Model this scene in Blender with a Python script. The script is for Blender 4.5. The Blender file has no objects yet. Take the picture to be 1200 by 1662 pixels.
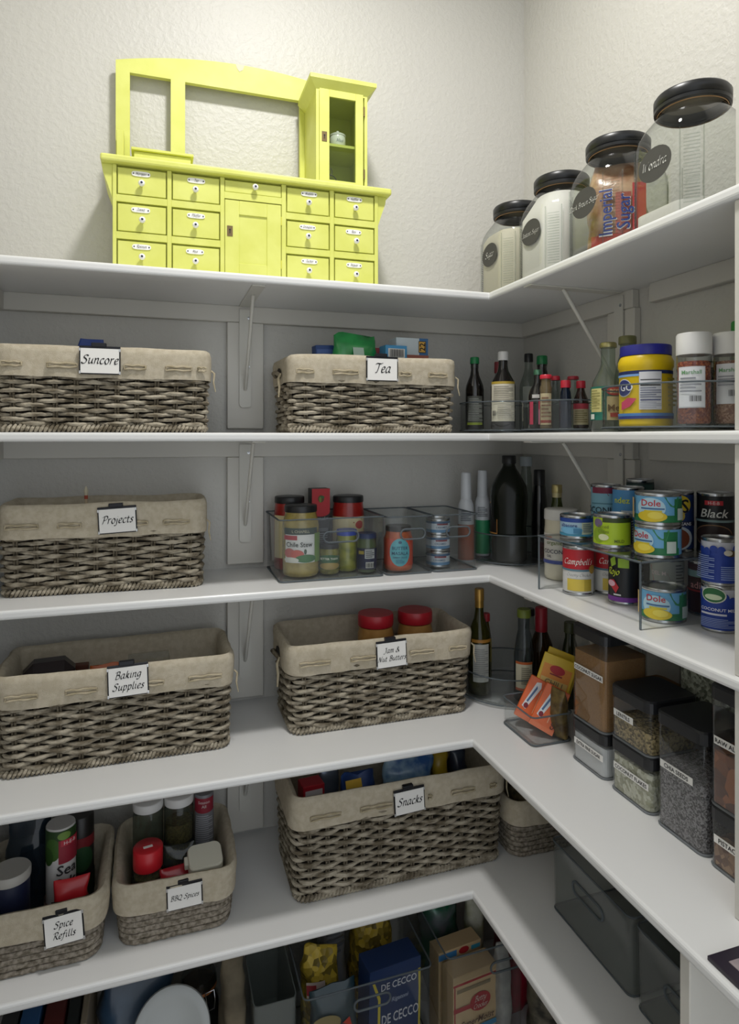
import bpy, bmesh, math, random
from mathutils import Vector, Matrix, noise
PI = math.pi
sin, cos, atan2, hyp = math.sin, math.cos, math.atan2, math.hypot
SC = bpy.context.scene
COL = SC.collection
random.seed(7)

# ---------------------------------------------------------------- camera, world, light, exposure
CX, CY, CZ = -0.9981, -1.6285, 1.55
cam = bpy.data.cameras.new('camera')
cam.sensor_fit = 'HORIZONTAL'; cam.sensor_width = 36.0
cam.lens = 36.0 * 1047.54 / 1200.0
cam.shift_y = -(831.0 - 709.2) / 1200.0
cam.clip_start = 0.02
camo = bpy.data.objects.new('camera', cam); COL.objects.link(camo)
camo.location = (CX, CY, CZ); camo.rotation_euler = (PI / 2, 0, -0.3149)
SC.camera = camo

world = bpy.data.worlds.new('world'); SC.world = world; world.use_nodes = True
wb = world.node_tree.nodes['Background']
wb.inputs[0].default_value = (0.90, 0.95, 1.0, 1); wb.inputs[1].default_value = 0.82

LAMP = (-0.71, -0.77, 2.965)
ld = bpy.data.lights.new('ceiling_lamp_light', 'AREA'); ld.shape = 'DISK'; ld.size = 0.17
ld.energy = 11.5; ld.color = (1.0, 0.982, 0.955)
lo = bpy.data.objects.new('ceiling_lamp_light', ld); COL.objects.link(lo); lo.location = LAMP

SC.view_settings.view_transform = 'Standard'; SC.view_settings.look = 'None'
SC.view_settings.gamma = 1.0; SC.view_settings.use_curve_mapping = False
SC.view_settings.exposure = 0.36
SC.cycles.transparent_max_bounces = 32
SC.cycles.max_bounces = 10
SC.cycles.caustics_reflective = False; SC.cycles.caustics_refractive = False

# ---------------------------------------------------------------- materials (all procedural)
MATS = {}
def lin(h):
    if isinstance(h, str):
        h = h.lstrip('#'); v = [int(h[i:i + 2], 16) / 255 for i in (0, 2, 4)]
        return tuple(((c + .055) / 1.055) ** 2.4 if c > .04045 else c / 12.92 for c in v) + (1,)
    return tuple(h) + (1,)
def newmat(name):
    m = bpy.data.materials.new(name); m.use_nodes = True
    nt = m.node_tree
    return m, nt, nt.nodes['Principled BSDF'], nt.nodes, nt.links
def M(h, rough=.45, metal=0., coat=0., alt=None, vs=40., bump=0., bs=200., name=None, spec=.5, stretch=None):
    """paint / paper / plastic: base colour, optional blotches towards alt, optional fine bump"""
    key = (h, rough, metal, coat, alt, vs, bump, bs, name, spec, stretch)
    if key in MATS: return MATS[key]
    m, nt, b, N, L = newmat(name or 'surface_' + str(h).strip('#'))
    b.inputs['Base Color'].default_value = lin(h); b.inputs['Roughness'].default_value = rough
    b.inputs['Metallic'].default_value = metal; b.inputs['Coat Weight'].default_value = coat
    b.inputs['Specular IOR Level'].default_value = spec
    if alt or bump:
        tc = N.new('ShaderNodeTexCoord'); src = tc.outputs['Object']
        if stretch:
            mp = N.new('ShaderNodeMapping'); mp.inputs['Scale'].default_value = stretch
            L.new(src, mp.inputs['Vector']); src = mp.outputs['Vector']
    if alt:
        n = N.new('ShaderNodeTexNoise'); n.inputs['Scale'].default_value = vs; n.inputs['Detail'].default_value = 4
        L.new(src, n.inputs['Vector'])
        r = N.new('ShaderNodeValToRGB'); r.color_ramp.elements[0].position = .38; r.color_ramp.elements[1].position = .62
        r.color_ramp.elements[0].color = lin(h); r.color_ramp.elements[1].color = lin(alt)
        L.new(n.outputs['Fac'], r.inputs['Fac']); L.new(r.outputs['Color'], b.inputs['Base Color'])
    if bump:
        n2 = N.new('ShaderNodeTexNoise'); n2.inputs['Scale'].default_value = bs; n2.inputs['Detail'].default_value = 3
        L.new(src, n2.inputs['Vector'])
        bp = N.new('ShaderNodeBump'); bp.inputs['Strength'].default_value = bump; bp.inputs['Distance'].default_value = .004
        L.new(n2.outputs['Fac'], bp.inputs['Height']); L.new(bp.outputs['Normal'], b.inputs['Normal'])
    MATS[key] = m; return m
def GLASS(h='f4f6f6', ior=1.45, rough=.03, name='clear_glass', body=0.0, bodycol='8a8f94', edge=.45):
    """thin clear wall: tinted see-through plus Fresnel reflection (and a little milky body)"""
    key = ('glass', h, ior, rough, name, body, bodycol, edge)
    if key in MATS: return MATS[key]
    m, nt, b, N, L = newmat(name)
    N.remove(b); out = N['Material Output']
    t = N.new('ShaderNodeBsdfTransparent'); t.inputs[0].default_value = lin(h)
    lw = N.new('ShaderNodeLayerWeight'); lw.inputs[0].default_value = .5                      # longer path through the wall at a slant
    pw = N.new('ShaderNodeMath'); pw.operation = 'POWER'; pw.inputs[1].default_value = 3.5; L.new(lw.outputs['Facing'], pw.inputs[0])
    cm = N.new('ShaderNodeMix'); cm.data_type = 'RGBA'; c0 = lin(h)
    cm.inputs[6].default_value = c0; cm.inputs[7].default_value = (c0[0] * edge, c0[1] * edge, c0[2] * edge, 1)
    L.new(pw.outputs[0], cm.inputs[0]); L.new(cm.outputs[2], t.inputs[0])
    g = N.new('ShaderNodeBsdfGlossy'); g.inputs['Roughness'].default_value = rough
    fr = N.new('ShaderNodeFresnel'); fr.inputs[0].default_value = ior
    mx = N.new('ShaderNodeMixShader')
    ge = N.new('ShaderNodeNewGeometry'); sb = N.new('ShaderNodeMath'); sb.operation = 'SUBTRACT'; sb.inputs[0].default_value = 1.
    ml = N.new('ShaderNodeMath'); ml.operation = 'MULTIPLY'
    L.new(ge.outputs['Backfacing'], sb.inputs[1]); L.new(fr.outputs[0], ml.inputs[0]); L.new(sb.outputs[0], ml.inputs[1])
    L.new(ml.outputs[0], mx.inputs[0]); L.new(g.outputs[0], mx.inputs[2])
    if body > 0:
        d = N.new('ShaderNodeBsdfDiffuse'); d.inputs[0].default_value = lin(bodycol)
        m2 = N.new('ShaderNodeMixShader'); m2.inputs[0].default_value = body
        L.new(t.outputs[0], m2.inputs[1]); L.new(d.outputs[0], m2.inputs[2]); L.new(m2.outputs[0], mx.inputs[1])
    else: L.new(t.outputs[0], mx.inputs[1])
    L.new(mx.outputs[0], out.inputs[0]); MATS[key] = m; return m
def wall_mat():
    m, nt, b, N, L = newmat('orange_peel_wall_paint')
    b.inputs['Base Color'].default_value = lin('c8c6c0'); b.inputs['Roughness'].default_value = .5
    tc = N.new('ShaderNodeTexCoord')
    v = N.new('ShaderNodeTexNoise'); v.inputs['Scale'].default_value = 75; v.inputs['Detail'].default_value = 2.5; v.inputs['Roughness'].default_value = .55
    n = N.new('ShaderNodeTexNoise'); n.inputs['Scale'].default_value = 28; n.inputs['Detail'].default_value = 2
    L.new(tc.outputs['Object'], v.inputs['Vector']); L.new(tc.outputs['Object'], n.inputs['Vector'])
    r = N.new('ShaderNodeValToRGB'); r.color_ramp.elements[0].position = .42; r.color_ramp.elements[1].position = .62
    L.new(v.outputs['Fac'], r.inputs['Fac'])
    a = N.new('ShaderNodeMath'); a.operation = 'MULTIPLY_ADD'; a.inputs[1].default_value = .8
    L.new(n.outputs['Fac'], a.inputs[0]); L.new(r.outputs['Color'], a.inputs[2])
    bp = N.new('ShaderNodeBump'); bp.inputs['Strength'].default_value = .22; bp.inputs['Distance'].default_value = .003
    L.new(a.outputs[0], bp.inputs['Height']); L.new(bp.outputs['Normal'], b.inputs['Normal'])
    return m
def grain_mat(name, c1, c2, scale, bump=.6, rough=.8, kind='voronoi'):
    """loose food: coloured cells with relief"""
    key = ('grain', name)
    if key in MATS: return MATS[key]
    m, nt, b, N, L = newmat(name); b.inputs['Roughness'].default_value = rough
    tc = N.new('ShaderNodeTexCoord')
    v = N.new('ShaderNodeTexVoronoi' if kind == 'voronoi' else 'ShaderNodeTexNoise'); v.inputs['Scale'].default_value = scale
    L.new(tc.outputs['Object'], v.inputs['Vector'])
    r = N.new('ShaderNodeValToRGB'); r.color_ramp.elements[0].color = lin(c1); r.color_ramp.elements[1].color = lin(c2)
    r.color_ramp.elements[0].position = .2; r.color_ramp.elements[1].position = .8
    if kind == 'voronoi':
        s = N.new('ShaderNodeSeparateColor'); L.new(v.outputs['Color'], s.inputs[0]); L.new(s.outputs[0], r.inputs['Fac'])
        h = v.outputs['Distance']
    else:
        v.inputs['Detail'].default_value = 5; L.new(v.outputs['Fac'], r.inputs['Fac']); h = v.outputs['Fac']
    L.new(r.outputs['Color'], b.inputs['Base Color'])
    bp = N.new('ShaderNodeBump'); bp.inputs['Strength'].default_value = bump; bp.inputs['Distance'].default_value = .003
    L.new(h, bp.inputs['Height']); L.new(bp.outputs['Normal'], b.inputs['Normal'])
    MATS[key] = m; return m

WALL = wall_mat()
WHITE = M('e3e3e2', .33, coat=.1, name='white_shelf_paint')
TRIM = M('cfccc4', .42, name='white_trim_paint')
METALW = M('d0cec6', .35, name='white_bracket_enamel')
YEL = M('d3d668', .5, alt='dadd76', vs=14, bump=.08, bs=60, name='yellow_painted_wood')
YELD = M('d2d052', .55, name='yellow_painted_wood_edge')
BLACK = M('17181a', .35, name='black_plastic')
INK = M('101014', .7, name='black_ink')
PAPER = M('eceae6', .7, name='white_card')
LINEN = M('c9bfab', .95, alt='bdb29c', vs=90, bump=.5, bs=900, name='natural_linen', spec=.1)
LINEN2 = M('c0b49b', .95, alt='aca085', vs=60, bump=.4, bs=700, name='linen_cord', spec=.1)
SEAG = M('b3aa98', .85, alt='6c6353', vs=34, bump=.8, bs=160, name='grey_seagrass', spec=.15, stretch=(1, 1, 2.2))
SEAG2 = M('8d8371', .85, alt='5b5344', vs=40, bump=.8, bs=180, name='grey_seagrass_stake', spec=.15)
ROPE = M('a0978a', .9, alt='6f675a', vs=130, bump=.5, bs=320, name='grey_rope', spec=.1)
DARKIN = M('2c2720', .95, name='basket_gap_shade')  # shade of the weave gaps and handle openings, as a colour
TIN = M('b9bbbd', .25, metal=1., name='tin_plate')
ACR = GLASS('fafbfb', 1.45, .03, 'clear_acrylic', .012, 'c9cccd', edge=.82)
ACRE = GLASS('b4bbbf', 1.5, .08, 'acrylic_edge', .35, '8f979c', .5)
SMOKE = GLASS('eef0ef', 1.45, .05, 'smoked_acrylic', .11, 'aeb1b0', edge=.7)
GLS = GLASS('f3f5f3', 1.5, .02, 'jar_glass', .02)

# ---------------------------------------------------------------- mesh builder
class MB:
    def __init__(s): s.v = []; s.f = []; s.m = []; s.sm = []; s.mats = []
    def mi(s, m):
        if m not in s.mats: s.mats.append(m)
        return s.mats.index(m)
    def add(s, vs, fs, m, smooth=False):
        o = len(s.v); k = s.mi(m); s.v += [tuple(p) for p in vs]
        for f in fs: s.f.append([i + o for i in f]); s.m.append(k); s.sm.append(smooth)
        return s
    def bm(s, b, m, smooth=False):
        b.verts.index_update()
        s.add([v.co[:] for v in b.verts], [[v.index for v in f.verts] for f in b.faces], m, smooth); b.free(); return s
    def box(s, x0, x1, y0, y1, z0, z1, m, bev=0., seg=2, mat4=None):
        b = bmesh.new(); bmesh.ops.create_cube(b, size=1)
        for v in b.verts:
            v.co = Vector(((x0 + x1) / 2 + v.co.x * (x1 - x0), (y0 + y1) / 2 + v.co.y * (y1 - y0), (z0 + z1) / 2 + v.co.z * (z1 - z0)))
        if bev: bmesh.ops.bevel(b, geom=b.edges[:], offset=bev, segments=seg, profile=.5, affect='EDGES')
        if mat4 is not None: b.transform(mat4)
        return s.bm(b, m, False)
    def lathe(s, prof, m, seg=28, cx=0, cy=0, smooth=True, sq=0., caps=True):
        vs = []; fs = []; n = len(prof)
        for r, z in prof:
            for k in range(seg):
                a = 2 * PI * k / seg
                q = 1.
                if sq:  # superellipse squareness
                    e = 2 + 6 * sq; q = (abs(cos(a)) ** e + abs(sin(a)) ** e) ** (-1 / e)
                vs.append((cx + r * q * sin(a), cy - r * q * cos(a), z))
        for i in range(n - 1):
            for k in range(seg):
                k2 = (k + 1) % seg
                fs.append([i * seg + k, i * seg + k2, (i + 1) * seg + k2, (i + 1) * seg + k])
        if caps and prof[0][0] > 1e-6: fs.append(list(range(seg))[::-1])
        if caps and prof[-1][0] > 1e-6: fs.append([(n - 1) * seg + k for k in range(seg)])
        return s.add(vs, fs, m, smooth)
    def tube(s, pts, rad, m, sides=8, closed=False, caps=True, smooth=True):
        n = len(pts); P = [Vector(p) for p in pts]
        R = rad if hasattr(rad, '__len__') else [rad] * n
        vs = []; fs = []; up = None
        for i in range(n):
            t = (P[(i + 1) % n] - P[i - 1]) if closed else (P[min(i + 1, n - 1)] - P[max(i - 1, 0)])
            t.normalize()
            if up is None: up = Vector((0, 0, 1)) if abs(t.z) < .9 else Vector((1, 0, 0))
            sd = t.cross(up)
            if sd.length < 1e-6: sd = t.orthogonal()
            sd.normalize(); u2 = sd.cross(t).normalized(); up = u2
            for k in range(sides):
                a = 2 * PI * k / sides; vs.append(P[i] + (sd * cos(a) + u2 * sin(a)) * R[i])
        for i in range(n if closed else n - 1):
            j = (i + 1) % n
            for k in range(sides):
                k2 = (k + 1) % sides; fs.append([i * sides + k, i * sides + k2, j * sides + k2, j * sides + k])
        if caps and not closed:
            fs.append(list(range(sides))[::-1]); fs.append([(n - 1) * sides + k for k in range(sides)])
        return s.add(vs, fs, m, smooth)
    def prism(s, poly, d0, d1, m, ax='y', smooth=False):
        """polygon (u,v) extruded along an axis: ax y -> (u, d, v), z -> (u, v, d), x -> (d, u, v)"""
        g = {'y': lambda u, v, d: (u, d, v), 'z': lambda u, v, d: (u, v, d), 'x': lambda u, v, d: (d, u, v)}[ax]
        n = len(poly); vs = [g(u, v, d0) for u, v in poly] + [g(u, v, d1) for u, v in poly]
        fs = [list(range(n)), [n + i for i in range(n)][::-1]] + [[i, i + n, (i + 1) % n + n, (i + 1) % n][::-1] for i in range(n)]
        return s.add(vs, fs, m, smooth)
    def shell(s, ring, m, thick=.003, smooth=True, floor=True):
        """open-top tray: ring = list of (pts, z) from bottom up; pts are closed loops of (x, y) with outward normals"""
        L = [([(p[0], p[1]) for p in pts], z) for pts, z in ring]
        I = [([(p[0] - p[2] * thick, p[1] - p[3] * thick) for p in pts], max(z, ring[0][1] + thick)) for pts, z in ring]
        n = len(L[0][0]); vs = []; fs = []
        seq = L + I[::-1]
        for pts, z in seq: vs += [(x, y, z) for x, y in pts]
        for i in range(len(seq) - 1):
            for k in range(n):
                k2 = (k + 1) % n; fs.append([i * n + k, i * n + k2, (i + 1) * n + k2, (i + 1) * n + k])
        if floor:
            fs.append(list(range(n))[::-1]); fs.append([(len(seq) - 1) * n + k for k in range(n)])
        return s.add(vs, fs, m, smooth)
    def build(s, name, parent=None, fix=True):
        me = bpy.data.meshes.new(name); me.from_pydata(s.v, [], s.f)
        for m in s.mats: me.materials.append(m)
        me.polygons.foreach_set('material_index', s.m); me.polygons.foreach_set('use_smooth', s.sm)
        me.update()
        if any(s.sm):
            try: me.set_sharp_from_angle(angle=math.radians(50))
            except Exception: pass
        o = bpy.data.objects.new(name, me); COL.objects.link(o)
        if parent is not None: o.parent = parent
        return o
def rr(w, d, r, n=5, per=0):
    """rounded rectangle loop (x, y, nx, ny), starting at the front-left and running to the right along the front"""
    hw, hd = w / 2, d / 2; r = min(r, hw * .99, hd * .99); out = []
    for (cx, cy, a0) in ((-hw + r, -hd + r, PI), (hw - r, -hd + r, 1.5 * PI), (hw - r, hd - r, 0), (-hw + r, hd - r, .5 * PI)):
        for k in range(n + 1):
            a = a0 + PI / 2 * k / n; out.append((cx + r * cos(a), cy + r * sin(a), cos(a), sin(a)))
    if per:  # resample evenly
        P = out + [out[0]]; acc = [0]
        for i in range(len(P) - 1): acc.append(acc[-1] + hyp(P[i + 1][0] - P[i][0], P[i + 1][1] - P[i][1]))
        T = acc[-1]; res = []; j = 0
        for k in range(per):
            t = T * k / per
            while acc[j + 1] < t: j += 1
            q = (t - acc[j]) / max(1e-9, acc[j + 1] - acc[j]); a, b = P[j], P[j + 1]
            v = [a[i] + (b[i] - a[i]) * q for i in range(4)]; l = hyp(v[2], v[3]); res.append((v[0], v[1], v[2] / l, v[3] / l))
        return res
    return out
def tag(o, label, cat=None, group=None, kind=None):
    if label: o['label'] = label
    if cat: o['category'] = cat
    if group: o['group'] = group
    if kind: o['kind'] = kind
    return o
def T(name, label, cat, loc, rz=0., group=None, rx=0., ry=0.):
    o = bpy.data.objects.new(name, None); COL.objects.link(o); o.empty_display_size = .03
    o.location = loc; o.rotation_euler = (rx, ry, rz)
    return tag(o, label, cat, group)
def struct(o): o['kind'] = 'structure'; return o
def tocam(x, y, off=0.):
    return atan2(CX - x, -(CY - y)) + off

# ---------------------------------------------------------------- lettering
def cat_rom(pts, n=5):
    P = [pts[0]] + list(pts) + [pts[-1]]; out = []
    for i in range(1, len(P) - 2):
        a, b, c, d = P[i - 1:i + 3]
        for k in range(n):
            t = k / n
            out.append(tuple(.5 * (2 * b[j] + (c[j] - a[j]) * t + (2 * a[j] - 5 * b[j] + 4 * c[j] - d[j]) * t * t + (3 * b[j] - a[j] - 3 * c[j] + d[j]) * t ** 3) for j in (0, 1)))
    out.append(tuple(pts[-1])); return out
GL = {
 'S': (.46, [[(.42,.62),(.30,.70),(.14,.64),(.12,.50),(.28,.38),(.36,.22),(.26,.04),(.08,.02),(0,.12)]]),
 'u': (.40, [[(0,.42),(.06,.43),(.05,.12),(.12,.02),(.24,.14),(.30,.42)], [(.30,.42),(.28,.1),(.36,.03)]]),
 'n': (.40, [[(.02,.42),(.07,.42),(.05,0)], [(.06,.28),(.20,.45),(.29,.38),(.27,.08),(.36,.03)]]),
 'c': (.33, [[(.28,.38),(.18,.45),(.04,.30),(.06,.06),(.18,0),(.30,.08)]]),
 'o': (.37, [[(.16,.45),(.02,.25),(.1,.02),(.2,0),(.32,.22),(.24,.43),(.14,.45)]]),
 'r': (.29, [[(.02,.42),(.07,.42),(.05,0)], [(.06,.28),(.17,.44),(.26,.42)]]),
 'e': (.34, [[(.04,.2),(.2,.24),(.28,.35),(.2,.45),(.06,.32),(.06,.08),(.16,0),(.3,.08)]]),
 'T': (.48, [[(0,.6),(.1,.68),(.4,.66),(.55,.72)], [(.3,.66),(.26,.3),(.2,.02),(.1,0)]]),
 'a': (.42, [[(.3,.42),(.18,.45),(.04,.28),(.04,.06),(.14,0),(.28,.2),(.32,.44)], [(.32,.44),(.28,.08),(.38,.03)]]),
 'P': (.46, [[(.18,.68),(.14,.3),(.08,0)], [(0,.58),(.16,.7),(.38,.7),(.44,.52),(.3,.34),(.15,.32)]]),
 'j': (.18, [[(.08,.42),(.08,-.1),(0,-.22),(-.08,-.18)], [(.09,.6),(.11,.61)]]),
 't': (.26, [[(.1,.6),(.07,.1),(.14,.01),(.22,.06)], [(0,.43),(.22,.43)]]),
 's': (.28, [[(.24,.40),(.14,.45),(.05,.36),(.16,.22),(.2,.1),(.1,0),(0,.06)]]),
 'B': (.48, [[(.16,.68),(.12,.3),(.08,0)], [(0,.6),(.16,.7),(.36,.68),(.36,.48),(.16,.38)], [(.16,.38),(.38,.34),(.4,.1),(.22,0),(.06,.02)]]),
 'k': (.36, [[(.1,.7),(.07,.3),(.04,0)], [(.07,.2),(.2,.42),(.26,.38),(.2,.26),(.1,.22)], [(.12,.22),(.26,.02),(.34,.05)]]),
 'i': (.19, [[(.02,.42),(.07,.42),(.06,.08),(.14,.03)], [(.09,.6),(.11,.61)]]),
 'g': (.38, [[(.28,.42),(.16,.45),(.04,.3),(.06,.1),(.16,.06),(.28,.24)], [(.32,.44),(.27,-.05),(.16,-.22),(0,-.18)]]),
 'p': (.38, [[(.02,.42),(.08,.42),(.04,-.22)], [(.07,.3),(.2,.45),(.31,.34),(.28,.1),(.16,0),(.07,.08)]]),
 'l': (.21, [[(.1,.72),(.07,.1),(.14,.02),(.18,.05)]]),
 'J': (.38, [[(.1,.66),(.3,.7),(.26,.66),(.24,.2),(.12,-.08),(-.04,-.06)]]),
 'm': (.56, [[(.02,.42),(.07,.42),(.05,0)], [(.06,.28),(.18,.45),(.25,.38),(.23,0)], [(.24,.28),(.36,.45),(.44,.38),(.42,.08),(.5,.03)]]),
 '&': (.58, [[(.5,.3),(.3,.02),(.1,0),(.02,.14),(.2,.34),(.34,.5),(.28,.66),(.16,.6),(.2,.42),(.5,.02)]]),
 'N': (.58, [[(0,0),(.08,.05),(.16,.66)], [(.14,.68),(.38,.02)], [(.38,.02),(.46,.62),(.56,.7)]]),
 'R': (.50, [[(.18,.68),(.14,.3),(.08,0)], [(0,.58),(.16,.7),(.38,.7),(.44,.54),(.3,.36),(.15,.34)], [(.24,.34),(.36,.08),(.5,0)]]),
 'f': (.28, [[(.32,.66),(.24,.72),(.16,.6),(.1,.1),(.02,-.18),(-.08,-.2)], [(0,.42),(.26,.42)]]),
 'Q': (.60, [[(.3,.7),(.06,.5),(.04,.16),(.24,0),(.48,.2),(.5,.52),(.34,.7),(.26,.68)], [(.26,.02),(.44,-.1),(.6,-.1)]]),
 'D': (.56, [[(.16,.68),(.1,0)], [(0,.58),(.2,.7),(.46,.6),(.5,.3),(.3,.02),(.04,0)]]),
 'd': (.42, [[(.28,.40),(.16,.45),(.03,.28),(.04,.06),(.14,0),(.26,.18)], [(.34,.72),(.28,.08),(.36,.03)]]),
 'w': (.52, [[(0,.42),(.06,.42),(.06,.08),(.14,0),(.24,.2),(.26,.42)], [(.26,.42),(.26,.08),(.34,0),(.46,.2),(.46,.44)]]),
 'W': (.70, [[(0,.66),(.06,.68),(.1,.05),(.3,.6)], [(.3,.6),(.34,.04),(.5,.4),(.6,.7)]]),
 'I': (.26, [[(0,.62),(.14,.7),(.28,.68)], [(.16,.68),(.12,.02)], [(0,.02),(.22,.02)]]),
 'Z': (.44, [[(.06,.64),(.2,.7),(.42,.66),(.04,.04),(.2,.03),(.42,.06)]]),
 'M': (.66, [[(0,0),(.1,.3),(.16,.68)], [(.16,.68),(.28,.12),(.5,.68)], [(.5,.68),(.5,.2),(.6,.02)]]),
 'h': (.40, [[(.1,.72),(.05,0)], [(.06,.28),(.20,.45),(.29,.38),(.27,.08),(.36,.03)]]),
 'b': (.38, [[(.1,.72),(.05,.1),(.14,0),(.28,.1),(.3,.34),(.2,.45),(.08,.3)]]),
 'C': (.50, [[(.46,.60),(.34,.70),(.12,.58),(.04,.30),(.12,.06),(.30,0),(.46,.10)]]),
 'K': (.48, [[(.14,.68),(.06,0)], [(.46,.68),(.12,.34)], [(.14,.36),(.30,.10),(.48,.02)]]),
 'G': (.54, [[(.46,.60),(.34,.70),(.12,.58),(.04,.30),(.12,.06),(.30,0),(.44,.10),(.46,.30)], [(.32,.30),(.54,.30)]]),
 'z': (.32, [[(.02,.42),(.28,.42),(.02,.02),(.30,.03)]]),
 "'": (.12, [[(.08,.72),(.04,.58)]]),
 'y': (.38, [[(0,.42),(.06,.42),(.08,.08),(.16,.02),(.28,.24)], [(.32,.44),(.24,0),(.12,-.22),(-.02,-.18)]]),
 ' ': (.22, [])}
def script_quads(text, size, nib=.085, slant=.22, thin=.32):
    """broad-pen italic lettering as flat quads in (u, v), centred at u = 0 on the baseline"""
    Q = []; x = 0.
    n1 = (cos(.7) * nib / 2, sin(.7) * nib / 2); n2 = (-sin(.7) * nib * thin / 2, cos(.7) * nib * thin / 2)
    for ch in text:
        w, strokes = GL.get(ch, GL['o'])
        for st in strokes:
            P = [(px + x + py * slant, py) for px, py in cat_rom(st)]
            for a, b in zip(P, P[1:]):
                for n in (n1, n2):
                    Q.append([(a[0] - n[0], a[1] - n[1]), (a[0] + n[0], a[1] + n[1]), (b[0] + n[0], b[1] + n[1]), (b[0] - n[0], b[1] - n[1])])
        x += w + .03
    return [[((u - x / 2) * size, v * size) for u, v in q] for q in Q]
TXT = {}
def sans(text, size, shear=0., bold=0.):
    """built-in font as flat polygons in (u, v), centred"""
    key = (text, shear, bold)
    if key not in TXT:
        cu = bpy.data.curves.new('lettering', 'FONT'); cu.body = text; cu.align_x = 'CENTER'; cu.size = 1.0
        cu.shear = shear; cu.offset = bold; cu.resolution_u = 2; cu.fill_mode = 'FRONT'
        ob = bpy.data.objects.new('lettering', cu); COL.objects.link(ob)
        dg = bpy.context.evaluated_depsgraph_get(); dg.update(); me = ob.evaluated_get(dg).to_mesh()
        TXT[key] = ([tuple(v.co[:2]) for v in me.vertices], [list(p.vertices) for p in me.polygons])
        ob.evaluated_get(dg).to_mesh_clear(); bpy.data.objects.remove(ob); bpy.data.curves.remove(cu)
    V, Fc = TXT[key]
    return [(u * size, (v - .35) * size) for u, v in V], Fc
def scyl(R):
    f = R if callable(R) else (lambda v: R)
    R0 = R(0) if callable(R) else R
    return lambda u, v, o: ((f(v) + o) * sin(u / R0), -(f(v) + o) * cos(u / R0), v)
def splane(y0): return lambda u, v, o: (u, y0 - o, v)
def decor(mb, surf, cmds, o0=.0004, step=.0003):
    """print on a surface: rect, ell, poly, txt (sans), scr (script)"""
    o = o0
    for c in cmds:
        k = c[0]
        if k == 'rect':
            _, u0, u1, v0, v1, m = c[:6]; n = max(1, int(abs(u1 - u0) / .004)) + 1; nv = c[6] if len(c) > 6 else 2
            vs = [surf(u0 + (u1 - u0) * i / n, v0 + (v1 - v0) * j / (nv - 1), o) for j in range(nv) for i in range(n + 1)]
            fs = [[j * (n + 1) + i, j * (n + 1) + i + 1, (j + 1) * (n + 1) + i + 1, (j + 1) * (n + 1) + i] for j in range(nv - 1) for i in range(n)]
            mb.add(vs, fs, m, True)
        elif k == 'ell':
            _, u, v, ru, rv, m = c[:6]; rot = c[6] if len(c) > 6 else 0; n = 24; vs = [surf(u, v, o)]
            nr = max(2, int(ru / .004) + 1)
            for j in range(1, nr + 1):
                for i in range(n):
                    a = 2 * PI * i / n; x, y = ru * j / nr * cos(a), rv * j / nr * sin(a)
                    vs.append(surf(u + x * cos(rot) - y * sin(rot), v + x * sin(rot) + y * cos(rot), o))
            fs = [[0, 1 + i, 1 + (i + 1) % n] for i in range(n)] + [[1 + q * n + i, 1 + (q + 1) * n + i, 1 + (q + 1) * n + (i + 1) % n, 1 + q * n + (i + 1) % n] for q in range(nr - 1) for i in range(n)]
            mb.add(vs, fs, m, True)
        elif k == 'poly':
            _, pts, m = c; mb.add([surf(u, v, o) for u, v in pts], [list(range(len(pts)))], m)
        elif k == 'txt':
            _, s, u, v, size, m = c[:6]; sh = c[6] if len(c) > 6 else 0.; wid = c[7] if len(c) > 7 else 1.; rot = c[8] if len(c) > 8 else 0.
            V, Fc = sans(s, size, sh, .012)
            mb.add([surf(u + (a * wid) * cos(rot) - b * sin(rot), v + (a * wid) * sin(rot) + b * cos(rot), o + .0004) for a, b in V], Fc, m)
        elif k == 'scr':
            _, s, u, v, size, m = c[:6]; nib = c[6] if len(c) > 6 else .085
            for q in script_quads(s, size, nib): mb.add([surf(u + a, v + b, o + .0003) for a, b in q], [[0, 1, 2, 3]], m)
        o += step
    return mb
def vscale(cmds, k):
    out = []
    for c in cmds:
        c = list(c)
        for i in {'rect': (3, 4), 'ell': (2, 4), 'txt': (3, 4), 'scr': (3, 4)}[c[0]]: c[i] *= k
        out.append(tuple(c))
    return out
def lines(u0, u1, v0, v1, n, m, fill=.45):
    """rows of small print"""
    out = []; h = (v1 - v0) / n
    for i in range(n):
        e = u1 - (u1 - u0) * (.0 if i % 3 else .25)
        out.append(('rect', u0, e, v1 - (i + .5) * h - h * fill / 2, v1 - (i + .5) * h + h * fill / 2, m))
    return out
def bars(u0, u1, v0, v1, n, m):
    w = (u1 - u0) / n
    return [('rect', u0 + i * w, u0 + i * w + w * (.35 + .3 * ((i * 7) % 3) / 2), v0, v1, m) for i in range(n)]
# ---------------------------------------------------------------- the room shell
ZS = {1: 1.8907, 2: 1.5589, 3: 1.225, 4: .8944, 5: .565, 6: .13}
DD = {1: .2728, 2: .2728, 3: .2728, 4: .370, 5: .370, 6: .370}
EE = {1: .2609, 2: .2609, 3: .2609, 4: .354, 5: .354, 6: .354}
XL, YF, ZC, TH = -1.345, -1.85, 3.0, .018
struct(MB().box(XL - .1, .1, 0, .1, 0, ZC, WALL).build('wall_back'))
struct(MB().box(0, .1, YF, 0, 0, ZC, WALL).build('wall_right'))
struct(MB().box(XL - .1, XL, YF, 0, 0, ZC, WALL).build('wall_left'))
struct(MB().box(XL - .1, .1, YF, .1, ZC, ZC + .1, M('d8d6d0', .8, bump=.2, bs=60, name='ceiling_paint')).build('ceiling'))
struct(MB().box(XL - .1, .1, YF, .1, -.1, 0, M('8a7a66', .5, alt='77684f', vs=3, name='wood_floor', stretch=(1, 12, 1))).build('floor'))
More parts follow.
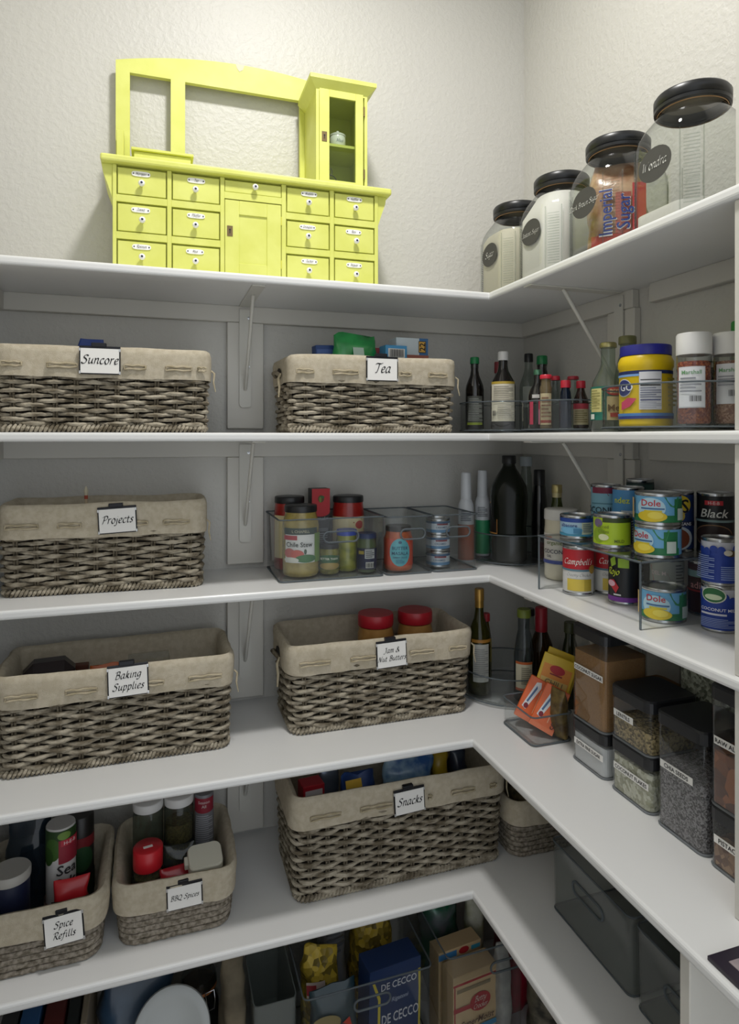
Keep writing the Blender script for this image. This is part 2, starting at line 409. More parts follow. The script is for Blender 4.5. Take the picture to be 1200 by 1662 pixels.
SHN = {1: 'topmost white corner shelf, holding the yellow cabinet and glass jars', 2: 'white corner shelf at eye level below the topmost one',
       3: 'white corner shelf carrying the clear bins and stacked cans', 4: 'white corner shelf under the jam basket and black lidded containers',
       5: 'white corner shelf under the snacks basket', 6: 'white corner shelf at the bottom under the pasta bins'}
for k in range(1, 7):
    z, D, E = ZS[k], DD[k], EE[k]; r0 = -1.62
    P = [(XL, 0), (0, 0), (0, r0), (-E, r0), (-E, -D), (XL, -D)]
    b = bmesh.new()
    vb = [b.verts.new((x, y, z - TH)) for x, y in P]; vt = [b.verts.new((x, y, z)) for x, y in P]
    b.faces.new(vb); b.faces.new(vt[::-1])
    for i in range(6): b.faces.new([vb[i], vt[i], vt[(i + 1) % 6], vb[(i + 1) % 6]])
    bmesh.ops.recalc_face_normals(b, faces=b.faces[:])
    ed = [e for e in b.edges if abs(e.verts[0].co.z - e.verts[1].co.z) < 1e-6 and
          all((abs(v.co.x + E) < 1e-6) or (abs(v.co.y + D) < 1e-6) for v in e.verts) and
          not all(abs(v.co.y - r0) < 1e-6 for v in e.verts)]
    bmesh.ops.bevel(b, geom=ed, offset=.0055, segments=3, profile=.5, affect='EDGES')
    tag(MB().bm(b, WHITE).build('corner_shelf'), SHN[k], 'shelf')
tn = 1
def trim(x0, x1, y0, y1, z0, z1, bev=.0015):
    global tn
    struct(MB().box(x0, x1, y0, y1, z0, z1, TRIM, bev, 1).build('trim_%d' % tn)); tn += 1
BOARDX = (-.840, -.751)
for k in range(1, 7):
    z = ZS[k] - TH
    trim(XL, 0, -.019, 0, z - .040, z)                       # cleat along the back wall
    trim(-.019, 0, -.470, -.019, z - .040, z)                # cleats along the right wall
    trim(-.019, 0, -1.6, -.520, z - .040, z)
    trim(BOARDX[0], BOARDX[1], -.018, 0, (ZS[k + 1] + .012 if k < 6 else .05), z - .0405)   # board behind each bracket
    trim(-.018, 0, -.475, -.386, (ZS[k + 1] + .012 if k < 6 else .05), z - .0405)
    trim(XL, XL + .019, -.36, -.0195, z - .040, z)
    # upright divider panel closing the right-hand run
    E = .252 if k < 4 else .345
    if k < 6: trim(-E, -.0195, -.963, -.945, ZS[k + 1], z - (.0405 if False else 0))
trim(-.250, 0, -.963, -.945, ZS[1], ZS[1] + .27)
BN = {1: 'between the two baskets on the eye-level shelf', 2: 'between the projects basket and the chile stew bin', 3: 'between the baking supplies and jam baskets',
      4: 'between the barbecue spices and snacks baskets', 5: 'under the lowest visible shelf above the white tub'}
def bracket(loc, rz, L, label):
    t = T('shelf_bracket', label, 'bracket', loc, rz)
    hv = .25                                                   # local: wall plane y = 0, arm towards -y, top at z = 0
    pl = [(-.0145, -.009), (.0145, -.009), (.0145, -hv + .006), (.009, -hv), (-.009, -hv), (-.0145, -hv + .006)]
    MB().prism(pl, -.003, 0, METALW).build('wall_plate', t)
    MB().box(-.0145, .0145, -L, -.003, -.003, 0, METALW, .001, 1).build('shelf_plate', t)
    MB().tube([(0, -.148, -.003), (0, -.143, -.007), (0, -.010, -hv * .80), (0, -.003, -hv * .83)], [.0038, .0042, .0042, .0035], METALW, 8).build('brace', t)
    for zz in (-.03, -.15): MB().lathe([(.0035, 0), (.0035, .0012), (0, .0016)], TIN, 10).build('screw', t).matrix_local = Matrix.Translation((.008, -.003, zz)) @ Matrix.Rotation(PI / 2, 4, 'X')
    return t
for k in range(1, 6):
    z = ZS[k] - TH
    bracket((-.797, -.0205, z), 0, .235 if k < 4 else .32, 'white bracket on the back wall ' + BN[k])
RN = {1: 'behind the mint jelly bottle', 2: 'behind the coconut oil jar', 3: 'behind the bottles beside the coconut sugar box', 4: 'behind the smoked drawers'}
for k in range(1, 5):
    bracket((-.0205, -.430, ZS[k] - TH), -PI / 2, .235 if k < 4 else .32, 'white bracket on the right wall ' + RN[k])
lamp = T('ceiling_lamp', 'round white flush ceiling lamp above the pantry floor', 'lamp', (LAMP[0], LAMP[1], ZC))
MB().lathe([(.125, -.012), (.13, 0)], M('e8e6e0', .4, name='lamp_rim'), 40).build('lamp_rim', lamp)
bm = M('ffffff', .5, name='lamp_diffuser'); bm.node_tree.nodes['Principled BSDF'].inputs['Emission Color'].default_value = (1, .95, .86, 1)
bm.node_tree.nodes['Principled BSDF'].inputs['Emission Strength'].default_value = 6
MB().lathe([(.088, -.014), (.118, -.022), (.122, -.0125)], bm, 40).build('lamp_diffuser', lamp)

# ---------------------------------------------------------------- yellow spice cabinet
cab = T('spice_cabinet', 'yellow painted toy kitchen cabinet with small drawers and glass tower', 'cabinet', (-.796, -.095, ZS[1]))
cab.scale = (1.02, 1.0, 1.045)
def part(mb, name, parent, loc=None):
    o = mb.build(name, parent)
    if loc: o.location = loc
    return o
FY = -.075
b = MB().box(-.29, .289, FY + .011, .07, .006, .224, YEL)
part(b, 'carcass', cab)
cols = [(-.281, -.184), (-.172, -.074), (.073, .171), (.184, .279)]
rows = [(.166, .222), (.091, .149), (.016, .074)]
for x0, x1 in ((-.290, -.2825), (-.1825, -.1735), (-.0725, -.0635), (.0615, .0715), (.1725, .1825), (.2805, .289)):
    part(MB().box(x0, x1, FY, FY + .011, 0, .2245, YEL, .0008, 1), 'stile', cab)
for (x0, x1) in cols:
    for z0, z1 in ((0, .0145), (.0755, .0895), (.1505, .1645)):
        part(MB().box(x0 - .0015, x1 + .0015, FY + .0004, FY + .011, z0, z1, YEL), 'rail', cab)
for z0, z1 in ((0, .0145), (.1805, .1945)): part(MB().box(-.0635, .0615, FY + .0004, FY + .011, z0, z1, YEL), 'rail', cab)
PORC = M('f2f1ee', .15, coat=.5, name='white_porcelain'); NAVY = M('1d2140', .4, name='navy_dot'); BRASS = M('7d6a4a', .4, metal=.8, name='aged_brass')
words = ['Mangan', 'Zimmt', 'Rosinen', 'Tee', 'Pfeffer', 'Mus', 'Nudeln', 'Graupen', 'Zucker', 'Kaffee', 'Reis', 'Ingwer']
def knob(par, x, z, y):
    k = part(MB().lathe([(.0035, 0), (.003, .004), (.0062, .008), (.0068, .0115), (.0052, .0145), (.0022, .0155)], PORC, 16)
             .lathe([(.0024, .0150), (.0024, .0160), (0, .0162)], NAVY, 10), 'knob', par)
    k.matrix_local = Matrix.Translation((x, y, z)) @ Matrix.Rotation(PI / 2, 4, 'X')
wi = 0
for (x0, x1) in cols:
    for (z0, z1) in rows:
        xm = (x0 + x1) / 2
        d = part(MB().box(x0 + .001, x1 - .001, FY + .0012, FY + .02, z0 + .0008, z1 - .0028, YEL, .0007, 1), 'drawer', cab)
        knob(d, xm + random.uniform(-.002, .002), z0 + (z1 - z0) * .40, FY + .0012)
        zc = z0 + (z1 - z0) * .78; tx = xm + random.uniform(-.003, .003)
        p = MB(); pl = [(tx + .0185 * (abs(cos(a)) ** .45) * (1 if cos(a) > 0 else -1), zc + .0052 * (abs(sin(a)) ** .7) * (1 if sin(a) > 0 else -1)) for a in [2 * PI * i / 28 for i in range(28)]]
        p.prism(pl, FY - .0006, FY + .0012, PORC)
        sf = splane(FY - .0006)
        decor(p, sf, [('ell', tx - .0148, zc, .0014, .0014, INK), ('ell', tx + .0148, zc, .0014, .0014, INK), ('scr', words[wi], tx, zc - .0022, .0075, INK, .11)])
        part(p, 'plaque', d); wi += 1
d = part(MB().box(-.0625, .0605, FY + .0012, FY + .02, .1955, .2195, YEL, .0007, 1), 'drawer', cab); knob(d, .002, .208, FY + .0012)
# cupboard door with recessed panel
d = MB()
for x0, x1, z0, z1 in ((-.0625, -.032, .0155, .1785), (.029, .0605, .0155, .1785), (-.032, .029, .0155, .045), (-.032, .029, .149, .1785)): d.box(x0, x1, FY + .0012, FY + .014, z0, z1, YEL, .0006, 1)
d = part(d, 'door', cab)
part(MB().box(-.0325, .0295, FY + .0045, FY + .012, .0445, .1495, YEL), 'door_panel', d)
def keyplate(par, x, z, y):
    p = MB().box(x - .006, x + .006, y - .001, y + .001, z - .011, z + .011, BRASS)
    decor(p, splane(y - .001), [('ell', x, z + .0025, .002, .002, INK), ('rect', x - .0009, x + .0009, z - .005, z + .002, INK)]); part(p, 'keyhole_plate', par)
keyplate(d, -.052, .112, FY + .0012)
for zz in (.04, .135): part(MB().box(.0600, .0622, FY - .0006, FY + .004, zz, zz + .018, YELD), 'hinge', d)
# worktop, side brackets, upper frame
part(MB().box(-.313, .318, -.090, .075, .2248, .2395, YEL, .004, 2), 'worktop', cab)
for s_, x in ((-1, -.2902), (1, .2892)):
    part(MB().prism([(x, .2246), (x + s_ * .021, .2246), (x + s_ * .0185, .208), (x + s_ * .010, .185), (x, .155)], FY + .004, .06, YEL), 'side_bracket', cab)
def arch(x): return .507 + .036 * (1 - (x / .29) ** 2)
fr = MB()
N_ = 26
def slab(x0, x1, zlo, zhi, y0=.062, y1=.074):
    n = max(2, int((x1 - x0) / .02)); pts = [(x0 + (x1 - x0) * i / n, zhi(x0 + (x1 - x0) * i / n)) for i in range(n + 1)]
    fr.prism([(x0, zlo)] + [(x1, zlo)] + pts[::-1], y0, y1, YEL)
slab(-.292, -.262, .2395, arch); slab(-.262, -.173, .483, arch); slab(-.173, -.141, .2395, arch); slab(-.141, .131, .482, arch); slab(.131, .291, .2395, arch)
fr.box(-.262, -.173, .062, .074, .2395, .262, YEL).box(-.141, .131, .062, .074, .2395, .262, YEL)
part(fr, 'back_frame', cab)
part(MB().prism([(-.025, .542), (-.004, .5425), (-.008, .531), (-.016, .526), (-.022, .533)], .0612, .0622, M('d8d0b8', .8, name='bare_chipped_wood')), 'paint_chip', cab)
part(MB().box(-.288, -.273, .02, .06, .2395, .335, YEL, .001, 1), 'side_post', cab)
lg = part(MB().box(-.250, -.132, -.02, .03, .2395, .277, YEL), 'spice_ledge', cab)
part(MB().box(-.256, -.126, -.026, .034, .278, .284, YEL, .001, 1), 'ledge_top', lg)
# glazed tower
tw = MB()
y0, y1 = -.063, .061
tw.box(.143, .150, y0, y1, .2395, .457, YEL).box(.259, .266, y0, y1, .2395, .457, YEL).box(.150, .259, y1 - .006, y1, .2395, .457, YEL)
tw.box(.150, .259, y0, y1, .449, .457, YEL).box(.150, .259, y0 + .004, y1 - .006, .2395, .245, YEL)
tower = part(tw, 'tower', cab)
cn = MB(); q = [(.143, y0), (.266, y0), (.266, y1), (.143, y1)]; q2 = [(.126, y0 - .016), (.284, y0 - .016), (.284, y1), (.126, y1)]
cn.add([(x, y, .452) for x, y in q] + [(x, y, .469) for x, y in q2] + [(x, y, .478) for x, y in q2],
       [[0, 1, 5, 4], [1, 2, 6, 5], [2, 3, 7, 6], [3, 0, 4, 7], [4, 5, 9, 8], [5, 6, 10, 9], [6, 7, 11, 10], [7, 4, 8, 11], [8, 9, 10, 11], [3, 2, 1, 0]], YEL)
part(cn, 'cornice', tower)
part(MB().box(.150, .259, y0 + .012, y1 - .006, .334, .340, YEL), 'tower_shelf', tower)
dr = MB()
for x0, x1, z0, z1 in ((.1505, .174, .243, .455), (.237, .2555, .243, .455), (.174, .237, .243, .252), (.174, .237, .438, .455)): dr.box(x0, x1, y0 - .002, y0 + .008, z0, z1, YEL, .0006, 1)
dr = part(dr, 'tower_door', cab)
part(MB().box(.1735, .2375, y0 + .002, y0 + .004, .2515, .4385, GLASS('eef2ec', 1.4, .02, 'cabinet_pane')), 'pane', dr)
keyplate(dr, .162, .347, y0 - .002)
for zz in (.262, .405): part(MB().tube([(.2575, y0 - .003, zz), (.2575, y0 - .003, zz + .022)], .0018, BRASS, 8), 'hinge', dr)
pot = T('toy_pot', 'tiny white lidded pot on the shelf inside the yellow glass tower', 'pot', (-.796 + .204 * 1.02, -.120, ZS[1] + .3405 * 1.045))
MB().lathe([(.016, 0), (.019, .004), (.0195, .022), (.018, .028)], PORC, 22).build('body', pot)
MB().lathe([(.0195, .028), (.020, .031), (.012, .036), (.003, .038), (.0035, .042), (0, .043)], PORC, 22).build('lid', pot)
decor(MB(), scyl(.0196), [('scr', 'Mus', 0, .009, .012, M('5b6a70', .6), .09)]).build('lettering', pot)
wire = T('wire_cage_bottle', 'small wire hoop ornament on the floor of the yellow glass tower', 'ornament', (-.796 + .188 * 1.02, -.115, ZS[1] + .2455 * 1.045))
WI = M('6e6a5c', .5, metal=.6, name='dull_wire')
MB().lathe([(.012, 0), (.014, .004), (.010, .02), (.004, .026)], GLASS('cfd6cf', 1.45, .05, 'old_glass', .15), 16).build('body', wire)
MB().tube([(.016 * cos(a), 0, .018 + .018 * sin(a)) for a in [PI * i / 10 for i in range(11)]], .0012, WI, 6).build('hoop', wire)
MB().tube([(.004 * cos(a), 0, .044 + .008 * sin(a)) for a in [2 * PI * i / 12 for i in range(12)]], .001, WI, 6, True).build('ring', wire)

# ---------------------------------------------------------------- square glass jars with black lids
CHALK = M('45443f', .8, name='chalkboard_label'); CHW = M('f0efe8', .8, name='chalk_white')
def oct_ring(a, c, off=0.):
    P = [(-a + c, -a), (a - c, -a), (a, -a + c), (a, a - c), (a - c, a), (-a + c, a), (-a, a - c), (-a, -a + c)]
    out = []
    for i, (x, y) in enumerate(P):
        p, n = P[i - 1], P[(i + 1) % 8]
        for q, t in ((p, .07 if (i % 2 == 0) else .07), (n, .07)):
            L = hyp(q[0] - x, q[1] - y); k = min(.35, .006 / L); out.append((x + (q[0] - x) * k, y + (q[1] - y) * k))
    return out
def resample(P, n):
    Q = P + [P[0]]; acc = [0]
    for a, b in zip(Q, Q[1:]): acc.append(acc[-1] + hyp(b[0] - a[0], b[1] - a[1]))
    res = []; j = 0
    for k in range(n):
        t = acc[-1] * k / n
        while acc[j + 1] < t: j += 1
        f = (t - acc[j]) / (acc[j + 1] - acc[j]); res.append((Q[j][0] + (Q[j + 1][0] - Q[j][0]) * f, Q[j][1] + (Q[j + 1][1] - Q[j][1]) * f))
    return res
def ringloft(mb, rings, m, smooth=True, cap=True):
    n = len(rings[0][0]); vs = []; fs = []
    for P, z in rings: vs += [(x, y, z) for x, y in P]
    for i in range(len(rings) - 1):
        for k in range(n):
            k2 = (k + 1) % n; fs.append([i * n + k, i * n + k2, (i + 1) * n + k2, (i + 1) * n + k])
    if cap: fs.append(list(range(n))[::-1]); fs.append([(len(rings) - 1) * n + k for k in range(n)])
    return mb.add(vs, fs, m, smooth)
JN = 64
def jar_outline(a, c): return resample(oct_ring(a, c), JN)
def circ(r, P): return [(r * x / hyp(x, y), r * y / hyp(x, y)) for x, y in P]
def mixr(P, Q, t): return [(p[0] + (q[0] - p[0]) * t, p[1] + (q[1] - p[1]) * t) for p, q in zip(P, Q)]
def cracker_jar(label, y, text, fill, fillmat, bag=False):
    t = T('storage_jar', label, 'jar', (-.138, y, ZS[1]), 0, 'square glass jars on the topmost shelf')
    A = jar_outline(.078, .030); B = jar_outline(.074, .029); C = circ(.0565, A)
    rings = [([(x * .92, y_ * .92) for x, y_ in A], 0), (A, .008), (A, .150), (mixr(A, C, .12), .166), (mixr(A, C, .42), .182), (mixr(A, C, .78), .195), (C, .203), (circ(.053, A), .208), (circ(.053, A), .224)]
    ringloft(MB(), rings, GLS, True, True).build('glass_body', t)
    for sx, sy in ((-1, -1), (1, -1), (1, 1), (-1, 1)):      # moulded ribs on the chamfered corners
        g = MB(); c = Vector((sx * .0633, sy * .0633, 0)); d = Vector((-sy * sx * sx, sx * sy * sy, 0)); d = Vector((-c.y, c.x, 0)).normalized()
        for i in range(20): 
            zz = .030 + i * .0056; g.tube([c + d * -.012 + Vector((0, 0, zz)), c + d * .012 + Vector((0, 0, zz))], .0009, GLS, 5)
        for e in (-1, 1): g.tube([c + d * e * .017 + Vector((0, 0, .014)), c + d * e * .017 + Vector((0, 0, .152))], .0012, GLS, 5)
        tag(g.build('grip_ribs', t), None, kind='stuff')
    MB().lathe([(.0565, .210), (.060, .212), (.0605, .217), (.0585, .2185), (.0605, .2205), (.0608, .233), (.058, .237), (.03, .2385), (0, .2385)], BLACK, 40, caps=False).build('lid', t)
    MB().lathe([(.0575, .2335), (0, .2335)], M('8d8272', .6, name='lid_liner'), 36, caps=False).build('lid_liner', t)
    MB().lathe([(.0545, .2085), (.0555, .2098), (.0545, .2102)], M('9c7850', .5, name='amber_gasket'), 36, caps=False).build('gasket', t)
    if fill:
        ringloft(MB(), [([(x * .93, y_ * .93) for x, y_ in B], .006), (B, .012), (B, min(fill, .15))] + ([(mixr(B, circ(.050, A), (fill - .15) / .05), fill)] if fill > .15 else []), fillmat).build('contents', t)
    lb = MB(); lx = -.0785
    sf = lambda u, v, o: (lx - o, -u, v)
    decor(lb, sf, [('ell', 0, .112, .0375, .0285, CHALK)])
    k = text.split('|')
    for i, w in enumerate(k): decor(lb, sf, [('scr', w, 0, .106 - (i - (len(k) - 1) / 2) * .016, .020 if len(text) < 8 else .0135, CHW, .1)], o0=.0008)
    lb.build('chalk_label', t)
    return t
SUGAR = grain_mat('white_sugar', 'ece9e4', 'dcd8d2', 900, .1, .9, 'noise')
SUGT = grain_mat('cane_sugar', 'd3ccbb', 'c6bfad', 700, .15, .9, 'noise')
cracker_jar('square glass jar of cane sugar, smallest looking, nearest the corner', -.195, 'Sugar', .165, SUGT)
cracker_jar('square glass jar filled with bright white sugar beside the brown sugar jar', -.382, 'Instant Sugar', .195, SUGAR)
cracker_jar('square glass jar holding a red bag of brown sugar', -.570, 'Dark Brown Sugar', 0, None)
cracker_jar('nearly empty square glass jar, largest looking at the right edge', -.757, 'Wondra', .038, SUGAR)
bag = T('sugar_bag', 'clear and red plastic bag of brown sugar inside the glass jar', 'bag', (-.138, -.570, ZS[1] + .007), tocam(-.138, -.570))
def nvec(a, b, c):
    return Vector((noise.noise(Vector((a, b, c))), noise.noise(Vector((a + 31.7, b + 11.3, c))), noise.noise(Vector((a, b + 47.1, c + 19.9))))) * 1.1
def pillow(w, d, h, m, seed=0, nx=10, nz=14, amp=.006, topw=.75, wav=1.):
    """crumpled packet standing on z = 0, seam across the top"""
    mb = MB(); vs = []; fs = []; n = 2 * nx
    for j in range(nz + 1):
        t = j / nz; prof = (math.sin(PI * min(1, t * .92 + .08)) ** .45) if t < .97 else .12
        prof = min(1., .45 + t * 6) * (1 - max(0, (t - .62) / .38) ** 1.8 * .94)
        ww = w * (1 - (1 - topw) * t ** 2)
        for i in range(n):
            a = 2 * PI * i / n; ex = .6
            x = ww / 2 * (abs(cos(a)) ** ex) * (1 if cos(a) >= 0 else -1); y = d / 2 * prof * (abs(sin(a)) ** .8) * (1 if sin(a) >= 0 else -1)
            q = nvec(x * 28 * wav + seed * 9.1, y * 28 * wav, t * h * 28 * wav + seed)
            x += q.x * amp; y += q.y * amp * (1 if j else .3)
            z = h * t + (q.z * amp * 1.5 if j == nz else 0)
            vs.append((x, y, max(0, z)))
    for j in range(nz):
        for i in range(n): i2 = (i + 1) % n; fs.append([j * n + i, j * n + i2, (j + 1) * n + i2, (j + 1) * n + i])
    fs.append(list(range(n))[::-1]); fs.append([nz * n + i for i in range(n)])
    return mb.add(vs, fs, m, True)
bg = pillow(.116, .085, .190, M('8a5a3a', .3, coat=.5, alt='b9987a', vs=26, bump=.5, bs=45, name='brown_sugar_bag'), 3, amp=.007)
bg.build('bag', bag)
lb = MB(); RB = M('c7343a', .35, name='bag_red'); BL = M('2b3f8f', .4, name='bag_blue'); BW = M('e6e4e6', .4, name='bag_white')
sf = lambda u, v, o: (u, -.0475 - o + abs(u) * .20, v)
decor(lb, sf, [('rect', .026, .050, .006, .135, RB, 6), ('rect', -.048, .024, .004, .040, M('a23a2c', .4), 3), ('rect', -.004, .024, .040, .118, M('a85a4c', .4), 3), ('txt', 'Imperial', -.022, .082, .0350, BW, 0, .82, PI / 2), ('txt', 'Imperial', -.0225, .0825, .0335, BL, 0, .82, PI / 2), ('txt', 'Sugar', .010, .080, .0350, BW, 0, .9, PI / 2), ('txt', 'Sugar', .0095, .0805, .0335, BL, 0, .9, PI / 2)], .001, .0006)
lb.build('print', bag)
# ---------------------------------------------------------------- baskets
def lerp(a, b, t): return a + (b - a) * t
def basket(label, loc, rz, Wb, Wt, Db, Dt, H, band, style='weave', ties=(), pitch=.0091, hole=False, sp=.039, knot=True, rim=.022):
    t = T('wicker_basket', label, 'basket', loc, rz)
    W = lambda z: lerp(Wb, Wt, z / H); Dz = lambda z: lerp(Db, Dt, z / H)
    zb = H - band
    # dark core added behind the weave, painting shade into its gaps
    gap_shade = MB(); gap_shade.shell([(rr(W(z) - .018, Dz(z) - .018, max(.008, rim - .006), 4), z) for z in (.003, zb + .012)], DARKIN, .002).build('gap_shade', t)
    if style == 'weave':
        per = 2 * (W(H / 2) + Dz(H / 2)); ns = int(per / sp / 2) * 2; k = 0; z = .017
        while z < zb + pitch * 1.2:
            n = ns * 6; P = rr(W(z), Dz(z), rim, 4, n); pts = []; rad = []
            ph = random.uniform(-.35, .35)
            for i, (x, y, nx, ny) in enumerate(P):
                s = cos(PI * (i / 6 + k) + ph * .6); o = .0050 * s + random.uniform(-.0006, .0006)
                pts.append((x + nx * o, y + ny * o, z + .0012 * math.sin(i * .21 + k * 1.7) + random.uniform(-.0006, .0006)))
                rad.append(pitch * (.43 + .10 * s + random.uniform(-.05, .05)))
            MB().tube(pts, rad, SEAG, 6, True).build('woven_strand', t)
            z += pitch; k += 1
        # upright stakes
        stake = None
        P0 = rr(W(0), Dz(0), rim, 4, ns); P1 = rr(W(zb), Dz(zb), rim, 4, ns)
        for i in range(ns):
            a = Vector((P0[i][0], P0[i][1], .008)); b_ = Vector((P1[i][0], P1[i][1], zb + .01)); d = b_ - a
            if stake is None:
                sm = MB()
                for e in (-.0026, .0026): sm.tube([(e, 0, 0), (e, .0008, .33), (e, -.0008, .66), (e, 0, 1.)], .0025, SEAG2, 5)
                stake = sm.build('stake', t); o = stake
            else: o = stake.copy(); COL.objects.link(o); o.parent = t
            ang = atan2(P0[i][3], P0[i][2]) + PI / 2
            o.rotation_mode = 'QUATERNION'
            q = d.to_track_quat('Z', 'Y'); o.rotation_quaternion = Vector((0, 0, 1)).rotation_difference(d.normalized()) @ Matrix.Rotation(ang, 3, 'Z').to_quaternion()
            o.location = a; o.scale = (1, 1, d.length)
        # braided foot: short slanted wraps
        fb = MB(); n = int(per / .0085); P = rr(Wb + .004, Db + .004, rim, 4, n)
        for i, (x, y, nx, ny) in enumerate(P):
            tx, ty = -ny, nx; c = Vector((x, y, .0085)); tv = Vector((tx, ty, 0)); nv = Vector((nx, ny, 0))
            fb.tube([c - tv * .004 - Vector((0, 0, .0068)), c + nv * .0035, c + tv * .004 + Vector((0, 0, .0068))], [.003, .0045, .003], SEAG, 5)
        tag(fb.build('braided_foot', t), None, kind='stuff')
    else:
        z = .0065; k = 0
        while z < zb + .006:
            n = 90; P = rr(W(z), Dz(z), rim, 5, n); pts = [(x + random.uniform(-.0005, .0005), y + random.uniform(-.0005, .0005), z + random.uniform(-.0006, .0006)) for x, y, nx, ny in P]
            rad = [.0057 + .0005 * ((i + k) % 2) for i in range(n)]
            MB().tube(pts, rad, ROPE, 7, True).build('rope_coil', t); z += .0122; k += 1
    # linen liner: inside, over the rim, down the outside
    n = 140; seed = random.random() * 50
    prof = [(-.016, .010), (-.016, H * .5), (-.011, H - .010), (-.006, H - .001), (.001, H + .002), (.007, H - .002), (.0095, H - .012), (.0095, H - band * .45), (.0105, zb + .006), (.0100, zb), (.007, zb + .001)]
    vs = []; fs = []
    for j, (o, z) in enumerate(prof):
        for i, (x, y, nx, ny) in enumerate(rr(W(z), Dz(z), rim, 5, n)):
            q = noise.noise(Vector((x * 22 + seed, y * 22, z * 16))) ; q2 = noise.noise(Vector((x * 60, y * 60 + seed, z * 30)))
            oo = o + (q * .0035 + q2 * .0012) * (1 if 2 < j else .6); zz = z
            if j >= 8: zz = z + .0035 * noise.noise(Vector((x * 14, y * 14, seed)))
            elif 2 <= j <= 6: zz = z + .004 * noise.noise(Vector((x * 9 + 5, y * 9, seed)))
            if style == 'rope' and j >= 6: oo -= .0
            vs.append((x + nx * oo, y + ny * oo, zz))
    for j in range(len(prof) - 1):
        for i in range(n): i2 = (i + 1) % n; fs.append([j * n + i, j * n + i2, (j + 1) * n + i2, (j + 1) * n + i][::-1])
    fs.append(list(range(n)))
    MB().add(vs, fs, LINEN, True).build('liner', t)
    # drawstring showing between its buttonholes
    zt = H - band * .62
    for u0, u1 in ties:
        yf = -Dz(zt) / 2 - .0128; m_ = MB(); L = []
        for i in range(13):
            a = u0 + (u1 - u0) * i / 12; L.append((a, yf - .0006 * math.sin(i * 1.7), zt + .0035 + .0008 * math.sin(i)))
        for i in range(13):
            a = u1 - (u1 - u0) * i / 12; L.append((a, yf - .0006 * math.cos(i * 1.3), zt - .0035 + .0008 * math.cos(i * .8)))
        m_.tube(L, .0022, LINEN2, 6, True); m_.build('drawstring', t)
    if hole:
        xs = -W(H * .8) / 2 - .0108
        MB().prism([(.020 * cos(a), H * .80 + .013 * sin(a)) for a in [2 * PI * i / 20 for i in range(20)]], xs - .0012, xs + .0005, DARKIN, 'x').build('handle_hole_shade', t)  # dark oval patch painted as the shade of an open handle hole
        MB().tube([(xs - .002, -.026, H * .80 - .006), (xs - .010, -.012, H * .80 + .002), (xs - .011, .010, H * .80 + .001), (xs - .003, .025, H * .80 - .005)], .005, SEAG2, 7).build('handle', t)
        MB().tube([(xs - .002, -.03, H * .80 - .002), (xs - .008, -.034, H * .72), (xs - .006, -.037, H * .6), (xs - .008, -.039, H * .47)], [.002, .003, .003, .0018], LINEN2, 6).build('cord_end', t)
    if knot:
        xs = W(H * .75) / 2 + .011
        MB().tube([(xs, -Dz(H) * .42, zt), (xs + .006, -Dz(H) * .44, zt - .006), (xs + .004, -Dz(H) * .45, zt - .025), (xs + .008, -Dz(H) * .46, zt - .045)], [.0018, .0022, .0018, .0010], LINEN2, 6).build('cord_end', t)
    t['H'] = H
    return t, W, Dz
def holder(label, text, bx, by, bz, brz, u, v, roll, yoff, size, w=.076, h=.052, tilt=0.):
    """clip-on card holder; basket origin (bx, by, bz, brz), position (u, v) on its front"""
    c, s = cos(brz), sin(brz); x = bx + u * c - yoff * s; y = by + u * s + yoff * c
    t = T('label_holder', label, 'label', (x, y, bz + v), 0, 'clip-on name labels on the baskets')
    t.rotation_mode = 'XYZ'; t.matrix_world = Matrix.Translation((x, y, bz + v)) @ Matrix.Rotation(brz, 4, 'Z') @ Matrix.Rotation(tilt, 4, 'X') @ Matrix.Rotation(roll, 4, 'Y')
    fm = M('15161c', .3, metal=.3, name='black_enamel')
    MB().box(-w / 2, w / 2, -.0015, .0015, -h / 2, h / 2 + .004, fm, .0008, 1).build('back_plate', t)
    MB().box(-w / 2 + .022, w / 2 - .026, -.0035, .0075, h / 2 + .002, h / 2 + .0105, fm, .0015, 2).build('clip', t)
    cd = MB().box(-w / 2 + .0025, w / 2 - .0025, -.0024, -.0016, -h / 2 + .0022, h / 2 - .001, PAPER).build('card', t)
    for ex in (-1, 1):
        for ez in (-1, 1):
            MB().box(ex * (w / 2 - .0012) - .0018, ex * (w / 2 - .0012) + .0018, -.0032, .0016, ez * (h / 2 - .0035) - .003 , ez * (h / 2 - .0035) + .003, M('c9cacc', .3, metal=.8, name='bright_corner'), .0006, 1).build('corner_tab', t)
    L = text.split('|'); mb = MB(); sf = splane(-.0024)
    for i, wd in enumerate(L):
        dv = -size * .22 + ((len(L) - 1) / 2 - i) * size * 1.12
        decor(mb, sf, [('scr', wd, 0, dv, size, INK, .115)])
    mb.build('lettering', t)
    return t
z2, z3, z4, z5, z6 = ZS[2], ZS[3], ZS[4], ZS[5], ZS[6]
# eye-level shelf
basket('wide grey woven basket with linen liner at the left of the eye-level shelf', (-1.100, -.130, z2), 0, .385, .395, .195, .205, .170, .062, ties=[(-.185, -.150), (-.105, -.052), (.035, .075), (.115, .165), (.178, .195)])
holder('white card label on the leftmost basket of the eye-level shelf', 'Suncore', -1.100, -.130, z2, 0, -.010, .141, .0, -.1165, .0245)
basket('grey woven basket with linen liner marked Tea, full of packets', (-.528, -.135, z2), .01, .380, .392, .19, .20, .172, .060, ties=[(-.188, -.150), (-.105, -.048), (.052, .080), (.125, .170)], hole=True)
holder('white card label lettered Tea clipped to the linen basket', 'Tea', -.528, -.135, z2, .01, .008, .143, 0, -.1145, .030)
